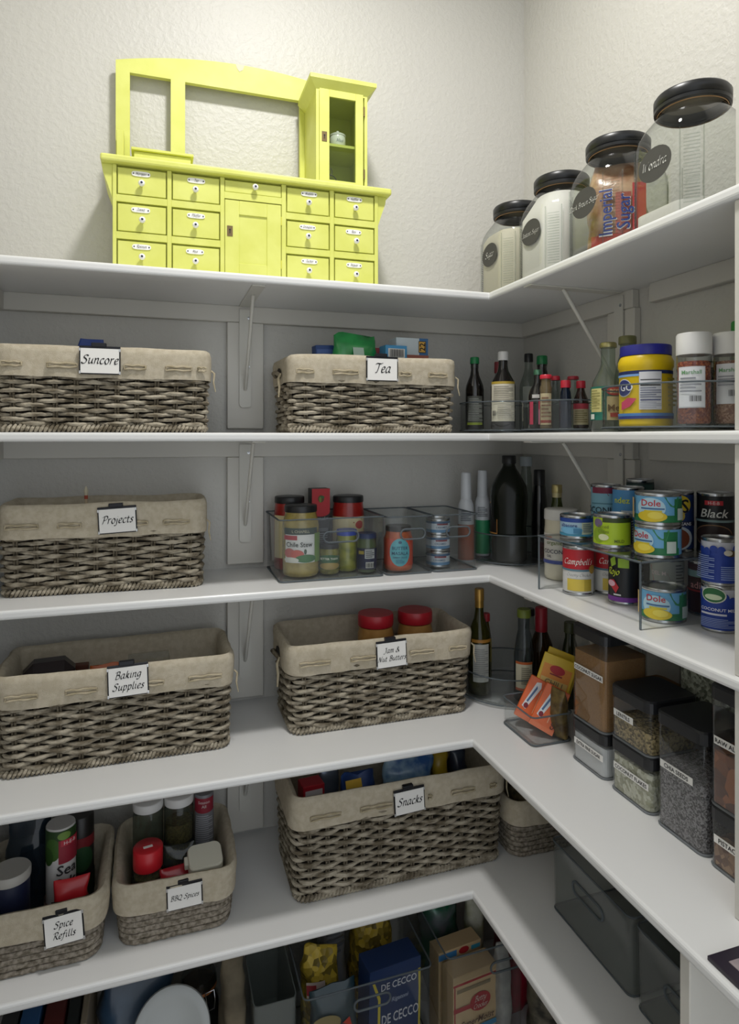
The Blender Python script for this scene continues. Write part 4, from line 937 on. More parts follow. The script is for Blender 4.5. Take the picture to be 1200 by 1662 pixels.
can('red and white chicken soup can half hidden behind the first', -.100, -.4975, z3, .0315, .1005, W_, soup, .35, 'red and white soup cans')
BC = P_('15171c', .4); LG = P_('9cbf3a')
can('black enchilada sauce can with purple base band', -.125, -.575, z3, .0315, .0985, BC, [('rect', -.06, .06, .006, .015, P_('7a3a9c')), ('rect', -.016, .004, .072, .090, LG), ('poly', [(-.034, .086), (-.022, .094), (-.020, .078), (-.030, .072)], LG), ('scr', 'Rojo', -.026, .058, .017, P_('c9d83c'), .14), ('poly', [(-.036, .046), (-.024, .048), (-.014, .034), (-.020, .022), (-.034, .036)], P_('c2303a')), ('ell', -.030, .040, .009, .006, P_('e0b0c0')), ('rect', -.024, -.010, .018, .021, P_('d8d8d8'))] + lines(.026, .040, .03, .09, 10, P_('a8a8ac')), .1)
SKY = P_('6fb0dc'); DG = P_('2a7a4c'); PY = P_('e3c832')
def dole(label, x, y, z, off=0., h=.060):
    can(label, x, y, z, .0385, h, SKY, [('rect', -.06, .06, .006, .018, DG), ('rect', .030, .056, .006, h - .010, DG), ('poly', [(.012, h - .007), (.040, h - .007), (.034, .030), (.022, .034)], P_('3a8a5a')), ('ell', -.010, .030, .024, .018, P_('b9dcec')), ('txt', 'Dole', -.010, h - .017, .0155, P_('c22a36'), 0, 1.05), ('rect', -.026, .012, h * .50, h * .545, P_('3f6a9c')), ('rect', -.020, .008, h * .42, h * .47, P_('d8c83c')), ('ell', -.008, .016, .024, .0095, PY), ('ell', -.002, .018, .012, .006, P_('f0dc5a')), ('rect', .034, .050, .010, .030, P_('c9d6cf')), ('rect', -.056, -.044, .010, h - .010, P_('d8b878'))], off, 'pineapple cans')
dole('short pineapple can standing on the shelf under the riser', -.140, -.692, z3, -.05)
dole('short pineapple can at the front of the riser, lower of two', -.160, -.702, zd, -.55, .056)
dole('short pineapple can on top of another pineapple can', -.160, -.702, zd + .0562, -.05, .056)
can('shallow white and blue tuna can on the riser beside the soup', -.170, -.482, zd, .0335, .048, P_('b3cfe2'), [('rect', -.06, .06, .034, .042, P_('2a4a9c')), ('rect', -.06, .06, .006, .012, P_('4a94b4')), ('rect', .010, .034, .010, .034, P_('c9cfb4')), ('ell', -.012, .018, .024, .008, P_('7ab8dc')), ('txt', 'albacore', -.016, .028, .010, P_('2a4a8a')), ('rect', -.006, .010, .012, .022, P_('4a8ab4'))] + lines(.012, .032, .014, .032, 5, P_('6a7a8a')), .0)
can('lime green can of diced chiles on the riser', -.170, -.594, zd, .0355, .062, P_('b6d22c'), [('rect', -.02, .06, .048, .056, P_('3c4a1c')), ('ell', -.030, .046, .010, .008, P_('7a6a8a')), ('ell', -.028, .024, .014, .014, P_('8aa82c')), ('ell', -.018, .020, .010, .006, P_('d8dcb0')), ('txt', 'Diced', -.018, .040, .0085, P_('7a8a2c')), ('txt', 'Chiles', -.018, .031, .0085, P_('7a8a2c')), ('txt', 'MILD', .010, .014, .008, P_('5a6a1c')), ('rect', .034, .056, .008, .054, P_('2c3038'))] + lines(.036, .054, .01, .052, 9, P_('c9c9cc')), .05)
can('pale blue coconut milk can at the back left of the riser', -.105, -.492, zd, .0300, .110, P_('7fb0c4'), [('rect', -.030, .020, .092, .104, P_('7a2440')), ('poly', [(.0, .098), (.024, .092), (.026, .082), (.006, .088)], P_('7a2440')), ('txt', 'COCONUT', -.014, .058, .0175, P_('1c3a4c')), ('rect', -.03, .024, .070, .072, P_('4a7a8c'))], -.05)
can('blue can lettered in yellow behind the pineapple stack', -.105, -.560, zd, .0300, .110, P_('4f90c4'), [('txt', 'ndez', -.010, .084, .0165, P_('d0dc3c')), ('rect', -.01, .02, .058, .064, P_('b8c4cc')), ('ell', .026, .084, .012, .016, P_('7a5a4a'))], -.1)
can('dark can with green rim at the back of the riser', -.050, -.530, zd, .0270, .122, P_('1b3030'), [('rect', -.05, .05, .10, .112, P_('2a4a44'))])
can('navy ranch style beans can with yellow logo', -.088, -.668, zd, .0303, .110, P_('1c3466'), [('ell', -.012, .086, .024, .018, P_('d8bc2c')), ('txt', 'S', .0, .084, .034, INK), ('ell', -.010, .066, .010, .010, P_('c9b04a')), ('rect', -.02, .024, .048, .056, P_('1a2240')), ('txt', 'BEANS', .0, .052, .008, P_('e4e4e4')), ('ell', -.014, .026, .028, .022, P_('b3bcc4')), ('ell', -.016, .025, .024, .019, P_('7a3c24'))], .5)
can('black beans can with cursive lettering at the right', -.045, -.715, zd, .0303, .110, BC, [('rect', -.014, .016, .088, .096, P_('c2303a')), ('txt', 'H-E-B', .001, .092, .0075, P_('e4c4c4')), ('txt', 'Black', .0, .074, .021, P_('dcdcd8'), .25), ('rect', -.06, .06, .058, .062, P_('8aa4a4')), ('ell', 0, .034, .034, .020, P_('8a6a4a')), ('ell', 0, .034, .032, .018, P_('2c1c1a'))], -.1)
WB = P_('22409c'); WW = P_('c9cbd8')
def cmilk(label, z, off, logo):
    cmds = [('rect', -.064, .064, .006, .074, WB)] + [('ell', -.05 + i * .011, .074 + .004 * ((i * 5) % 3 - 1), .006, .007 + .003 * (i % 2), WB) for i in range(10)]
    cmds += ([('ell', -.012, .080, .018, .017, P_('d0d4cc')), ('ell', -.012, .080, .016, .015, P_('2a6a3c')), ('ell', -.012, .076, .012, .006, P_('c9d8b8')), ('txt', 'COCONUT MILK', -.004, .050, .0088, P_('d8dae4')), ('rect', -.03, .006, .038, .042, P_('c9cbd8'))] + lines(-.03, .02, .012, .032, 6, P_('8a9ccc'))) if logo else ([('ell', .018, .070, .008, .007, P_('55442c')), ('ell', .014, .071, .006, .006, P_('d8d2c4'))] + lines(-.034, -.004, .014, .064, 12, P_('8a9ccc')) + lines(.004, .03, .014, .044, 7, P_('8a9ccc')))
    can(label, -.095, -.773, z, .0289, .078, WW, vscale(cmds, .78), off, 'blue coconut milk cans')
cmilk('blue coconut milk can with green oval logo, lower of two', z3, .1, True)
cmilk('blue coconut milk can stacked on the other, drip pattern on top', z3 + .0782, -.1, False)
can('silver tomato can with red banner under the riser', -.085, -.642, z3, .0305, .100, P_('a8aca4'), [('poly', [(-.030, .084), (.004, .072), (.012, .054), (-.022, .056)], P_('a8242c')), ('txt', 'DEL M', -.012, .072, .010, P_('e0d0d0')), ('rect', -.05, .05, .008, .040, P_('8a3a2c'))] + lines(.018, .034, .05, .09, 7, P_('5a5c58')), -.1)
can('dark red can under the right end of the riser', -.040, -.690, z3, .0305, .100, P_('3a1c20'), [('rect', -.05, .05, .070, .082, P_('7a9a9a')), ('txt', 'adina', -.004, .056, .017, P_('d89a9a')), ('rect', -.05, .05, .044, .047, P_('b33a3a'))], -.2)
# ---------------------------------------------------------------- fourth shelf
REDL = M('b01f2c', .35, name='red_screw_lid'); PB = M('a9793f', .35, coat=.3, alt='b98a4c', vs=40, name='peanut_butter')
for lab, x, y, h in (('peanut butter jar with red lid, left of two in the jam basket', -.496, -.135, .228), ('peanut butter jar with red lid, right of two in the jam basket', -.388, -.124, .224)):
    spun('peanut_butter_jar', lab, 'jar', x, y, z4 + .012, [('jar', [(.040, 0), (.044, .004), (.044, h - .066), (.041, h - .050), (.041, h - .044)], PB), ('lid', [(.0425, h - .042), (.0435, h - .040), (.0435, h - .018), (.042, h - .013), (0, h - .0125)], REDL)], group='peanut butter jars')
# baking basket contents
carton('cocoa_tin', 'rounded black tin lying at the left of the baking basket', 'tin', (-1.215, -.150, z4 + .012), .1, .098, .07, .182, M('241a1c', .35), bev=.02)
packet('orange packet showing over the baking basket rim', 'pouch', (-1.108, -.130, z4 + .012), .1, .075, .04, .158, M('c9642a', .4), 12, amp=.005)
carton('clear_box', 'clear plastic box edge showing over the baking basket rim', 'box', (-1.020, -.135, z4 + .012), .05, .085, .05, .166, ACR)
carton('brown_box', 'flat brown box low inside the baking basket', 'box', (-1.165, -.098, z4 + .012), .0, .040, .02, .150, M('5c3426', .5))
# corner turntable of oils
turntable('clear turntable in the corner of the fourth shelf holding oil bottles', -.142, -.150, z4, .122, .070)
zt4 = z4 + .0096
OG = GLASS('8f8a4a', 1.5, .04, 'olive_oil_glass', .35, '4a4a1c')
sauce('olive oil bottle with gold foil neck beside the jam basket', -.226, -.158, .0285, .262, .0105, OG, M('b08a44', .3, metal=.6, name='gold_neck_foil'), .030, [(.0287, [('rect', -.016, .026, .034, .128, P_('b9bab4', .6)), ('rect', -.020, .034, .132, .140, P_('a8762c'))] + lines(-.012, .022, .046, .118, 14, P_('8a8c8a')))], capr=.0118, z=zt4, shoulder=.52, neckm=M('a3803c', .3, metal=.6, name='gold_sleeve'))
sauce('small yellow and red bottle with red cap behind the olive oil', -.176, -.100, .0145, .180, .0075, GLASS('a89a4c', 1.5, .05, 'amber_glass', .4, '6a5a1c'), P_('a8222c', .4), .020, [(.0147, [('rect', -.012, .016, .055, .115, P_('d0b42c')), ('rect', -.012, -.002, .055, .115, P_('b03a2c')), ('rect', .004, .010, .075, .105, P_('b03a2c'))])], capr=.0105, z=zt4, shoulder=.6)
sauce('tall clear bottle with green stopper and white label', -.142, -.232, .0245, .222, .0145, GLASS('d3d8da', 1.5, .03, 'grey_bottle_glass', .10, '5a646c'), M('6d7a2c', .45, name='olive_stopper'), .020, [(.0247, [('rect', -.022, .022, .032, .098, P_('cfc8b0', .6)), ('rect', -.022, .022, .092, .098, P_('c0602c')), ('rect', -.022, .022, .028, .034, P_('c26a4c'))] + lines(-.006, .018, .044, .086, 9, P_('8a8674')))], capr=.0165, z=zt4, shoulder=.50)
sauce('amber liquor bottle with dark red wax neck', -.080, -.212, .029, .216, .0120, GLASS('7a5426', 1.5, .04, 'brown_glass', .5, '3a2410'), M('9c1c2c', .4, name='red_wax'), .060, capr=.0150, z=zt4, shoulder=.52)
sauce('small dark label bottle behind the stopper bottle', -.060, -.128, .020, .190, .010, CLR, BLACK, .018, [(.0202, [('rect', -.018, .018, .09, .14, P_('8f8f8c'))])], z=zt4)
sauce('dark green bottle in shade next to the coconut sugar box', -.046, -.285, .022, .205, .0125, M('232a18', .2, coat=.4, name='dark_green_bottle'), M('3a3f24', .4, name='moss_cap'), .025, z=z4, shoulder=.55)
# packet bin
bin_('low clear bin holding orange cocoa boxes and yellow packets', (-.200, -.378, z4), -PI / 2, .130, .100, .062, ACR, handle=False, rim=.012)
ORG = M('d9632c', .4, name='orange_carton')
cocoa = [('rect', -.027, .027, 0, .010, P_('e0764a')), ('poly', [(-.020, .026), (-.010, .022), (.004, .078), (.000, .090), (-.010, .086)], P_('d8dce0')), ('poly', [(-.015, .040), (-.011, .038), (-.003, .074), (-.006, .080)], P_('4a6a94')), ('ell', -.012, .030, .005, .006, P_('7a1c2c')), ('rect', .006, .008, .020, .074, P_('e8b08a')), ('txt', 'cocoa', .017, .030, .016, P_('3a1c14'), 0, 1., PI / 2), ('rect', .010, .023, .050, .072, P_('e08a2c'))]
carton('cocoa_box', 'orange cocoa box leaning in the packet bin, nearer the corner', 'box', (-.212, -.350, z4 + .0165), tocam(-.222, -.35) - .1, .054, .022, .096, ORG, cocoa, rx=-.30, ry=.42, group='orange cocoa boxes')
carton('cocoa_box', 'orange cocoa box leaning in the packet bin, nearer the doorway', 'box', (-.205, -.400, z4 + .0165), tocam(-.214, -.40) - .1, .054, .022, .096, ORG, cocoa, rx=-.30, ry=.42, group='orange cocoa boxes')
YP = M('d9b82c', .4, name='yellow_sachet'); seas = [('rect', -.032, .032, .030, .124, P_('e0923c')), ('rect', -.030, .030, .062, .094, P_('d8b86a')), ('ell', .0, .116, .017, .010, P_('b3242c')), ('rect', -.014, .014, .103, .106, P_('8a1c24')), ('txt', 'CHILI', 0, .086, .017, P_('7a6a4c')), ('txt', 'MIX', 0, .070, .014, P_('7a6a4c')), ('rect', -.020, .022, .050, .054, P_('7a3a1c')), ('rect', -.020, .010, .042, .045, P_('7a3a1c'))]
carton('seasoning_sachet', 'yellow seasoning sachet standing behind the orange boxes, front one', 'sachet', (-.180, -.366, z4 + .0165), tocam(-.18, -.37), .076, .005, .146, YP, seas, rx=-.22, ry=.32, group='yellow seasoning sachets')
carton('seasoning_sachet', 'yellow seasoning sachet standing behind the orange boxes, rear one', 'sachet', (-.166, -.356, z4 + .0165), tocam(-.18, -.37) + .05, .076, .005, .154, YP, seas, rx=-.22, ry=.34, group='yellow seasoning sachets')
packet('dark brown bag of nuts at the right of the packet bin', 'pouch', (-.172, -.422, z4 + .006), -PI / 2 + .3, .04, .03, .100, M('4a3a24', .4, alt='7a6638', vs=60, name='nut_bag'), 21, amp=.004)
# black lidded boxes
CSU = grain_mat('coconut_sugar', '8a6238', 'a67c4c', 500, .2, .9, 'noise'); FSU = grain_mat('extra_fine_sugar', 'd0d0d2', 'dcdcdd', 700, .1, .9, 'noise')
LEN = grain_mat('lentils', '5c4c2c', 'b09a6a', 260, .7); CFL = grain_mat('coconut_flakes', 'a8a68c', 'dcdac8', 150, .8, .9)
CHIA = grain_mat('chia', '4a4648', '9a9698', 420, .5); ALM = grain_mat('almonds', '5c2e16', '9c5c34', 62, 1., .7); PIS = grain_mat('pistachios', '6a4a3c', 'a8876a', 95, 1., .8)
OAT = grain_mat('oat_flakes', '6d7060', 'b9bba8', 170, .8)
BW_ = .104
xc = -.194 + .054
pop_box('black lidded box of extra fine sugar under the coconut sugar', xc, -.548, z4, BW_, .108, .086, .058, FSU, 'EXTRA FINE SUGAR')
pop_box('tall black lidded box of coconut sugar', xc, -.548, z4 + .0862, BW_, .108, .190, .140, CSU, 'COCONUT SUGAR')
pop_box('black lidded box of coconut flakes under the lentils', xc, -.668, z4, BW_, .108, .098, .068, CFL, 'COCONUT FLAKES')
pop_box('black lidded box of brown lentils, half full', xc, -.668, z4 + .0982, BW_, .108, .098, .040, LEN, 'LENTILS')
pop_box('tall black lidded box of grey chia seeds', xc, -.785, z4, BW_, .108, .194, .108, CHIA, 'CHIA SEEDS')
pop_box('black lidded box of pistachios at the right edge', xc, -.892, z4, .096, .108, .094, .040, PIS, 'PISTACHIOS')
pop_box('tall black lidded box of raw almonds at the right edge', xc, -.892, z4 + .0942, .096, .108, .184, .085, ALM, 'RAW ALMONDS')
pop_box('black lidded box of oat flakes at the back, upper one', -.048, -.720, z4 + .115, .13, .056, .175, .125, OAT, '')
pop_box('black lidded box at the back under the oat flakes', -.048, -.720, z4, .13, .056, .1145, .070, PIS, '')
pop_box('tall black lidded box of brown rice behind the lentils', -.048, -.600, z4, .09, .056, .262, .170, CSU, '')
tl = T('coaster_tray', 'dark framed tile tray lying at the right end of the shelf', 'tray', (-.270, -1.055, z4), 0)
MB().box(-.075, .075, -.065, .065, 0, .006, M('2a2430', .35, name='dark_plum_frame'), .001, 1).build('frame', tl)
MB().box(-.058, .058, -.048, .048, .006, .0068, M('8a7f84', .4, alt='a89c9c', vs=30, name='stone_tile')).build('tile', tl)
MB().tube([(-.050, .030, .0085), (-.035, .020, .009), (-.02, .018, .0085)], .003, M('c9bf9c', .5, name='cream_drip'), 6).build('pebble', tl)
# ---------------------------------------------------------------- fifth shelf: spices in the rope baskets
zi5 = z5 + .0125
PET = GLASS('d3dad6', 1.5, .04, 'spice_pet', .06, '8a938c')
def spice(label, x, y, r, h, fm, lidm, lid_h, dec=(), fillh=.6, group=None, off=0.):
    spun('spice_bottle', label, 'bottle', x, y, zi5, [('bottle', [(r * .92, 0), (r, .004), (r, h - lid_h - .012), (r * .9, h - lid_h), (r * .9, h - .004)], PET), ('contents', [(r * .88, .003), (r * .94, .006), (r * .94, h * fillh), (r * .9, h * fillh + .002)], fm), ('cap', [(r * .99, h - lid_h), (r, h - lid_h + .002), (r, h - .002), (r * .94, h), (0, h)], lidm)], dec, off, group)
RUB = grain_mat('barbecue_rub', '5a4a24', '7a6a3c', 300, .4)
spice('clear spice bottle with white lid, left of two at the back of the BBQ basket', -1.0215, -.145, .0315, .186, grain_mat('pale_rub', '6d6a58', '8a8874', 260, .4), WC, .018, fillh=.45)
spice('clear spice bottle with black label lettered Barbecue Rub', -.957, -.142, .0315, .186, RUB, WC, .018, [(.0318, [('rect', -.048, .048, .020, .092, P_('14150f', .5)), ('txt', "GARCIA'S", 0, .080, .0135, P_('a8963c')), ('txt', 'BARBECUE', 0, .064, .0135, P_('a8963c')), ('txt', 'RUB', 0, .049, .0125, P_('8a7c34'))])], fillh=.68)
spun('seasoning_tube', 'slim silver and red seasoning tube at the right of the BBQ basket', 'tube', -.903, -.140, zi5, [('tube', [(.0200, 0), (.0212, .003), (.0212, .176), (.020, .180), (0, .180)], P_('77787c', .35))], [(.0214, [('rect', -.024, .024, .148, .174, P_('8a2434')), ('txt', 'Season', 0, .166, .009, P_('c9b0b0')), ('txt', 'All', 0, .157, .009, P_('c9b0b0')), ('ell', 0, .148, .024, .006, P_('8a2434'))] + lines(-.018, .018, .04, .138, 22, P_('a9aab0')))])
spice('spice jar with bright red lid and white sticker, front of the BBQ basket', -1.020, -.242, .029, .142, RUB, M('c21f2a', .35, name='bright_red_lid'), .040, [(.0303, [('rect', -.045, .045, .03, .088, P_('16160f', .5)), ('scr', 'Spice', .010, .066, .016, P_('b0a23c'), .1)])], fillh=.6)
tag(carton('price_sticker', 'tiny white sticker on the bright red spice lid', 'sticker', (-1.020, -.246, zi5 + .1422), .2, .018, .007, .0005, PAPER, bev=0), None)
packet('red foil spice pouch between the two jars of the BBQ basket', 'pouch', (-.965, -.252, zi5), .1, .066, .035, .098, M('b3202c', .3, coat=.3, name='red_foil'), 31, amp=.006, topw=1.)
packet('clear crinkled bag of herbs in the middle of the BBQ basket', 'pouch', (-.965, -.205, zi5), -.1, .075, .04, .112, GLASS('c9d0cc', 1.5, .08, 'cellophane', .15, '7a8078'), 33, amp=.008, topw=1.)
wj = T('spice_tub', 'square spice tub with off white flip lid tilted in the BBQ basket', 'tub', (-.911, -.236, zi5), .06, rx=.0)
MB().shell([(rr(.062, .056, .012, 4), 0), (rr(.064, .058, .012, 4), .100)], PET, .0015).build('tub', wj)
MB().box(-.030, .030, -.027, .027, .003, .085, RUB, .008, 2).build('contents', wj)
ld_ = MB(); P = rr(.068, .058, .014, 5); ringloft(ld_, [([(a, b) for a, b, _, _ in P], .098), ([(a, b) for a, b, _, _ in P], .116), ([(a * .95, b * .94) for a, b, _, _ in P], .1195)], M('cfccbc', .45, name='off_white_lid'), False)
lo_ = ld_.box(-.041, -.032, -.010, .010, .100, .114, M('cfccbc', .45, name='off_white_lid'), .002, 2).build('flip_lid', wj); lo_.rotation_euler = (.28, 0, 0); lo_.location = (0, 0, .004)
# spice refills
tub = T('salt_tub', 'round navy tub with white lid at the left of the spice refills basket', 'tub', (-1.266, -.255, zi5), 0)
MB().lathe([(.031, 0), (.033, .003), (.033, .140)], M('1a2038', .4, name='navy_tub'), 32).build('tub', tub)
MB().lathe([(.0345, .138), (.035, .140), (.035, .152), (.033, .155), (.026, .1535), (0, .1535)], M('a9a6a0', .45, name='grey_white_lid'), 36).build('lid', tub)
spun('salt_canister', 'tall sea salt canister with green leaves and red banner', 'canister', -1.186, -.205, zi5, [('canister', [(.0265, 0), (.0275, .002), (.0275, .196), (.026, .199), (0, .198)], P_('c4c2c0', .5))],
     [(.0277, [('rect', -.080, .086, .150, .196, P_('24401c')), ('ell', -.016, .160, .016, .022, P_('3a5c24')), ('ell', -.026, .146, .012, .018, P_('2c4a1c')), ('ell', .006, .186, .012, .008, P_('6a8a3c')), ('rect', -.004, .040, .132, .178, P_('8a1f30')), ('rect', .0, .034, .166, .178, P_('b32c3c')), ('txt', 'H-E-B', .016, .172, .0095, P_('e0c9c9')), ('txt', 'Sea', .010, .120, .027, P_('2c2c2e'), .1), ('txt', 'Salt', .008, .095, .027, P_('2c2c2e'), .1), ('rect', -.080, .086, .0, .055, P_('8a6a5c'))])], off=.0)
spun('spice_tin', 'dark red and green spice tin behind the sea salt', 'tin', -1.157, -.146, zi5, [('tin', [(.026, 0), (.027, .002), (.027, .176), (.025, .180), (0, .179)], P_('1c1a18', .4))], [(.0272, [('rect', -.05, .05, .118, .140, P_('7a1c24')), ('ell', .004, .096, .024, .026, P_('24482a')), ('rect', -.05, .05, .02, .06, P_('2a3a20'))])])
packet('bright red foil pouch at the front of the spice refills basket', 'pouch', (-1.160, -.262, zi5), .05, .066, .035, .118, M('b81c26', .35, coat=.2, name='red_pouch'), 41, [('rect', -.034, .034, .02, .09, P_('3a2c24')), ('rect', -.03, .0, .06, .08, P_('7a8a5c'))], amp=.006, topw=.95)
packet('clear plastic bag standing behind the navy salt tub', 'pouch', (-1.250, -.165, zi5), 0, .085, .06, .205, GLASS('9fb0c0', 1.5, .08, 'blue_cellophane', .30, '2c3a48'), 43, amp=.010, topw=.9)
# snacks
zk = z5 + .0125
carton('snack_box', 'small red snack box at the left end of the snacks basket', 'box', (-.674, -.210, zk), .1, .050, .04, .200, M('a8202c', .4), [('rect', -.02, .02, .16, .19, P_('c9c0c0'))])
packet('silver and blue snack pouch beside the red box', 'pouch', (-.622, -.165, zk), .1, .054, .035, .205, M('7a8494', .25, metal=.5, name='silver_foil'), 51, amp=.006)
packet('navy chip bag with yellow corner in the snacks basket', 'pouch', (-.572, -.232, zk), .15, .080, .05, .212, M('1f3566', .3, coat=.3, alt='2c4c8a', vs=20, name='navy_foil'), 53, [('rect', -.034, .004, .186, .206, P_('d0a82c'))], amp=.008, topw=1.)
packet('big blue and white snack bag in the middle of the snacks basket', 'pouch', (-.425, -.170, zk), -.05, .125, .07, .208, M('2c62a8', .3, coat=.3, alt='9cc0d8', vs=22, name='blue_white_foil'), 55, amp=.012, topw=1.)
packet('yellow snack bag right of the blue one', 'pouch', (-.340, -.165, zk), 0, .044, .05, .200, M('c9a82c', .35, coat=.2, name='yellow_foil'), 57, amp=.008, topw=.9)
packet('dark violet snack bag at the right end of the snacks basket', 'pouch', (-.292, -.170, zk), .1, .044, .06, .206, M('2a2440', .3, coat=.3, alt='3c4a5c', vs=25, name='violet_foil'), 59, amp=.010, topw=1.)
packet('dark patterned bag in the unmarked rope basket', 'pouch', (-.125, -.225, z5 + .0125), .1, .11, .07, .165, M('3a4030', .4, alt='8a7a5c', vs=40, name='patterned_foil'), 61, amp=.008)
# smoked drawers on the right wing
bin_('smoked clear drawer bin with long oval handle, nearer the corner', (-.125, -.578, z5), -PI / 2, .240, .180, .142, SMOKE, hw=.092, hz=.66, hy=.0, rim=.012)
bin_('smoked clear drawer bin half hidden by the white divider', (-.125, -.824, z5), -PI / 2, .230, .180, .142, SMOKE, hw=.092, hz=.60, hy=.0, rim=.012)
packet('red and white packet lying inside the hidden smoked drawer', 'pouch', (-.130, -.860, z5 + .004), -1.5, .12, .06, .09, M('a82c34', .4, alt='c9c4c0', vs=16, name='red_white_foil'), 63, amp=.006)
# ---------------------------------------------------------------- bottom shelf
bin_('deep clear bin of pasta packets on the bottom shelf', (-.575, -.190, z6), 0, .285, .290, .268, ACR, hw=.080, hz=.85, hy=.005, rim=.012)
bin_('deep clear bin of baking mixes on the bottom shelf', (-.300, -.190, z6), 0, .190, .290, .272, ACR, hw=.090, hz=.83, hy=.055, rim=.012)
z6i = z6 + .005
PAS = grain_mat('yellow_pasta', '6a5a14', 'c0a434', 75, 1., .5)
packet('bag of green and yellow pasta at the left of the pasta bin', 'pouch', (-.655, -.215, z6i), .1, .080, .075, .275, PAS, 71, [('rect', -.04, .0, .19, .22, P_('b8a8a0')), ('rect', -.04, -.02, .195, .215, P_('9c2c34'))], amp=.010, topw=1.)
packet('silver pasta pouch with red badge standing in the pasta bin', 'pouch', (-.606, -.128, z6i), .1, .062, .06, .320, M('8f9094', .3, metal=.4, name='grey_foil'), 73, [('ell', .0, .265, .014, .010, P_('b3242c')), ('txt', 'HEB', 0, .265, .010, P_('e0d0d0'))] + lines(-.022, .022, .20, .25, 4, P_('55585c')), amp=.006, topw=1.)
packet('clear bag of yellow pasta shells in the pasta bin', 'pouch', (-.515, -.150, z6i), 0, .100, .09, .290, PAS, 75, amp=.010, topw=.95)
DC = M('16305c', .45, name='navy_carton')
carton('pasta_box', 'navy pasta box with white block lettering in the clear bin', 'box', (-.515, -.275, z6i), .12, .125, .060, .262, DC, [('rect', -.0625, .0625, .0, .262, DC), ('poly', [(-.056, .236), (-.050, .236), (-.036, .200), (-.036, .0), (-.042, .0), (-.042, .198)], P_('c9b83c')), ('poly', [(.056, .236), (.062, .236), (.0625, .190), (.0625, .0), (.058, .0), (.058, .192)], P_('c9b83c')), ('txt', 'DE CECCO', .008, .222, .021, P_('c9ccd4'), 0, .85), ('txt', 'Rigatoni', .010, .190, .0125, P_('9aa4b8'), .25), ('txt', 'DE CECCO', .012, .152, .030, P_('c9ccd4'), 0, .62)], ry=.02)
packet('dark teal and red pasta bag at the front of the pasta bin', 'pouch', (-.645, -.290, z6i), .05, .100, .05, .245, M('16323c', .35, coat=.3, name='teal_foil'), 77, [('poly', [(-.045, .13), (.045, .13), (.030, .185), (-.010, .165)], P_('c2301c')), ('rect', -.045, .045, .0, .13, P_('b3281c')), ('ell', -.02, .185, .03, .015, P_('8a7a4c'))], amp=.005, topw=1.)
BCR = P_('a8242c'); CRM = M('c9ad84', .5, name='cream_carton')
carton('cake_mix_box', 'cream and red cake mix box with red spoon logo', 'box', (-.310, -.270, z6i), .10, .118, .050, .190, CRM, [('rect', -.059, .059, .176, .190, P_('b39a72')), ('rect', -.059, .059, .168, .173, BCR), ('rect', -.057, -.054, .0, .168, BCR), ('rect', -.050, .040, .152, .160, P_('8a7a5c')), ('ell', .012, .118, .028, .021, BCR), ('rect', -.059, -.010, .110, .120, BCR), ('scr', 'Betty', .012, .120, .017, P_('e6dcd0'), .12), ('scr', 'Crocker', .012, .105, .014, P_('e6dcd0'), .12), ('txt', 'SuperMoist', .002, .080, .0195, P_('5a4030'), .3), ('rect', .010, .059, .054, .066, P_('3a8ab4'))] + lines(-.03, .02, .02, .05, 3, P_('9a845c')), rx=.0)
carton('cake_mix_box', 'cream cake mix box with blue stripe behind the first', 'box', (-.318, -.210, z6i), .10, .118, .045, .200, CRM, [('rect', -.059, -.010, .182, .196, P_('3a7ab0')), ('ell', .010, .190, .014, .008, BCR), ('rect', .03, .055, .184, .194, P_('3a94b0'))])
packet('crumpled green and silver foil bag at the back of the mix bin', 'pouch', (-.325, -.120, z6i), .1, .095, .07, .305, M('7d8288', .25, metal=.4, alt='1f6a4c', vs=14, name='green_silver_foil'), 81, amp=.014, topw=1., wav=.8)
packet('olive and cream foil bag beside the green one in the mix bin', 'pouch', (-.236, -.150, z6i), -.1, .048, .045, .285, M('8f8e62', .35, alt='c4c4b4', vs=24, name='olive_foil'), 83, amp=.004, topw=.9)
packet('white flour bag at the right of the cake mix boxes', 'pouch', (-.2345, -.285, z6i), .1, .038, .045, .235, M('a9a8a4', .5, alt='8a8a88', vs=30, name='paper_bag_white'), 85, amp=.004, topw=.9)
packet('tall crimson bag standing to the right of the mix bin', 'pouch', (-.145, -.200, z6), .3, .10, .09, .300, M('9c1c34', .35, coat=.2, alt='7a1428', vs=12, name='crimson_foil'), 87, amp=.010, topw=.9)
packet('dark brown patterned bag in front of the crimson bag', 'pouch', (-.130, -.320, z6), -.5, .10, .08, .200, M('2c2a24', .4, alt='7a7464', vs=30, name='brown_pattern'), 89, amp=.008)
# left of the bottom shelf
lidt = T('white_bowl', 'round white bowl lid leaning at the bottom of the frame', 'lid', (-.975, -.285, z6), .0)
o = MB().lathe([(.073, .0), (.076, .004), (.074, .010), (.060, .013), (.056, .010), (0, .009)], M('b9bdbc', .35, name='white_melamine'), 44).build('disc', lidt); o.rotation_euler = (PI / 2 - .62, 0, 0); o.location = (0, .01, .225)
MB().lathe([(.045, 0), (.056, .010), (.062, .155), (.060, .158)], M('b9bdbc', .35, name='white_melamine'), 36).build('bowl', lidt)
packet('dark blue translucent plastic bag behind the white bowl', 'bag', (-1.043, -.150, z6), .1, .15, .12, .290, M('22364c', .35, coat=.2, alt='35506a', vs=10, name='blue_plastic'), 91, amp=.014, topw=.9, wav=.6)
mj = T('clip_top_jar', 'glass clip top jar with orange seal and wire clasp', 'jar', (-.915, -.150, z6))
MB().lathe([(.040, 0), (.043, .004), (.043, .175), (.034, .195), (.034, .205)], GLASS('9fa39f', 1.5, .03, 'dim_glass', .3, '2c2f2e'), 32).build('glass', mj)
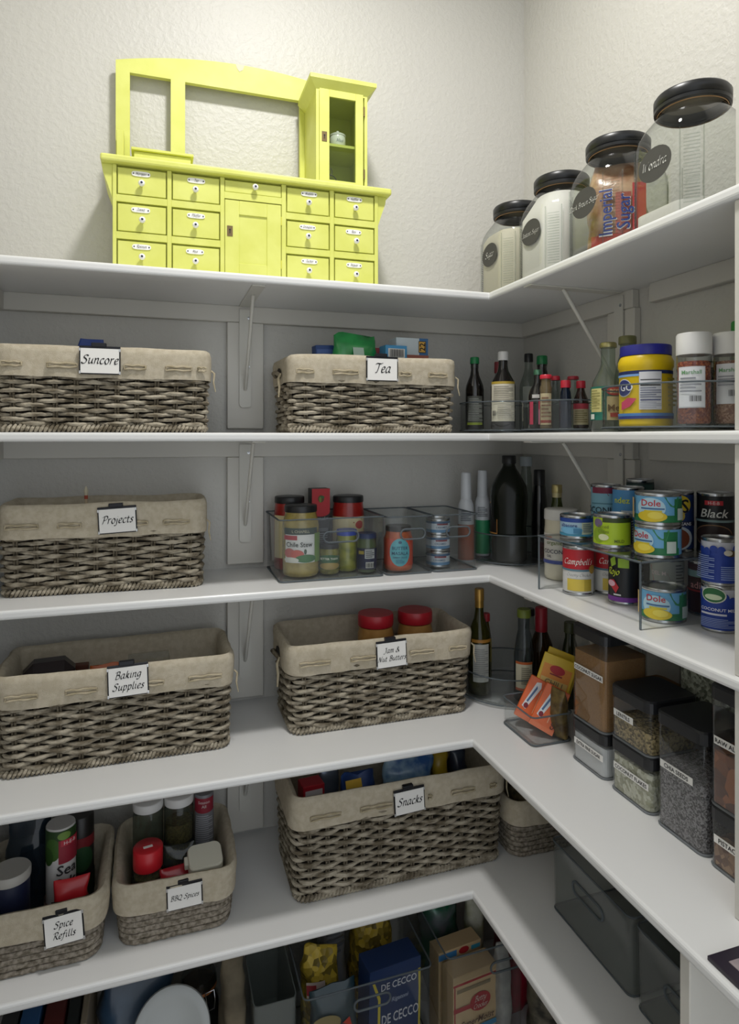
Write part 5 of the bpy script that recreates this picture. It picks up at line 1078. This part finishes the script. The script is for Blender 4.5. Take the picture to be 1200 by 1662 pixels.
MB().lathe([(.037, .204), (.039, .206), (.039, .210), (.037, .212)], M('a8622c', .5, name='orange_seal'), 32).build('seal', mj)
MB().lathe([(.038, .212), (.040, .216), (.036, .232), (.02, .238), (0, .239)], GLASS('a8aca8', 1.5, .03, 'dim_glass_lid', .25, '3a3d3c'), 32).build('lid', mj)
MB().tube([(.012, -.040, .214), (.014, -.046, .196), (.014, -.045, .178), (.030, -.040, .178), (.032, -.042, .200), (.030, -.036, .216)], .0013, TIN, 6, True).build('clasp', mj)
for i, (lab, x, w, h, c) in enumerate((('blue spined cookbook standing at the lower left', -1.235, .034, .300, '2c5a8c'), ('dark red spined cookbook next to the blue one', -1.192, .038, .292, '5c2420'), ('black spined cookbook with white title block', -1.157, .022, .296, '1f2422'), ('thin beige cookbook at the end of the row', -1.136, .012, .300, '8a7f6c'), ('grey cookbook furthest left at the frame edge', -1.272, .030, .298, '3a3a3c'))):
    bk = T('cookbook', lab, 'book', (x, -.180, z6), 0, 'cookbooks on the bottom shelf')
    MB().box(-w / 2, w / 2, -.11, .11, 0, h, M(c, .5), .002, 1).build('cover', bk)
    MB().box(-w / 2 + .002, w / 2 - .002, -.105, .112, .003, h + .0005 - .003, M('b9b2a0', .8, name='page_block')).build('pages', bk)
    decor(MB(), splane(-.11), [('rect', -w * .32, w * .32, h - .07, h - .02, P_('8a8078' if i != 2 else 'a9a8a0'))] + lines(-w * .3, w * .3, h - .14, h - .08, 4, P_('77706a'))).build('spine_print', bk)
packet('brown paper bag with rolled top on the bottom shelf', 'bag', (-.850, -.240, z6), .1, .052, .08, .320, M('7a705c', .8, alt='5c5444', vs=14, name='kraft_paper'), 95, amp=.006, topw=.9)
bp_ = T('clear_box_tub', 'frosted clear plastic tub beside the brown paper bag', 'tub', (-.770, -.190, z6))
MB().shell([(rr(.085, .22, .012, 4), 0), (rr(.090, .23, .012, 4), .255)], GLASS('cfd4d2', 1.45, .15, 'frosted_tub', .35, '9fa5a3'), .002).build('tub', bp_)
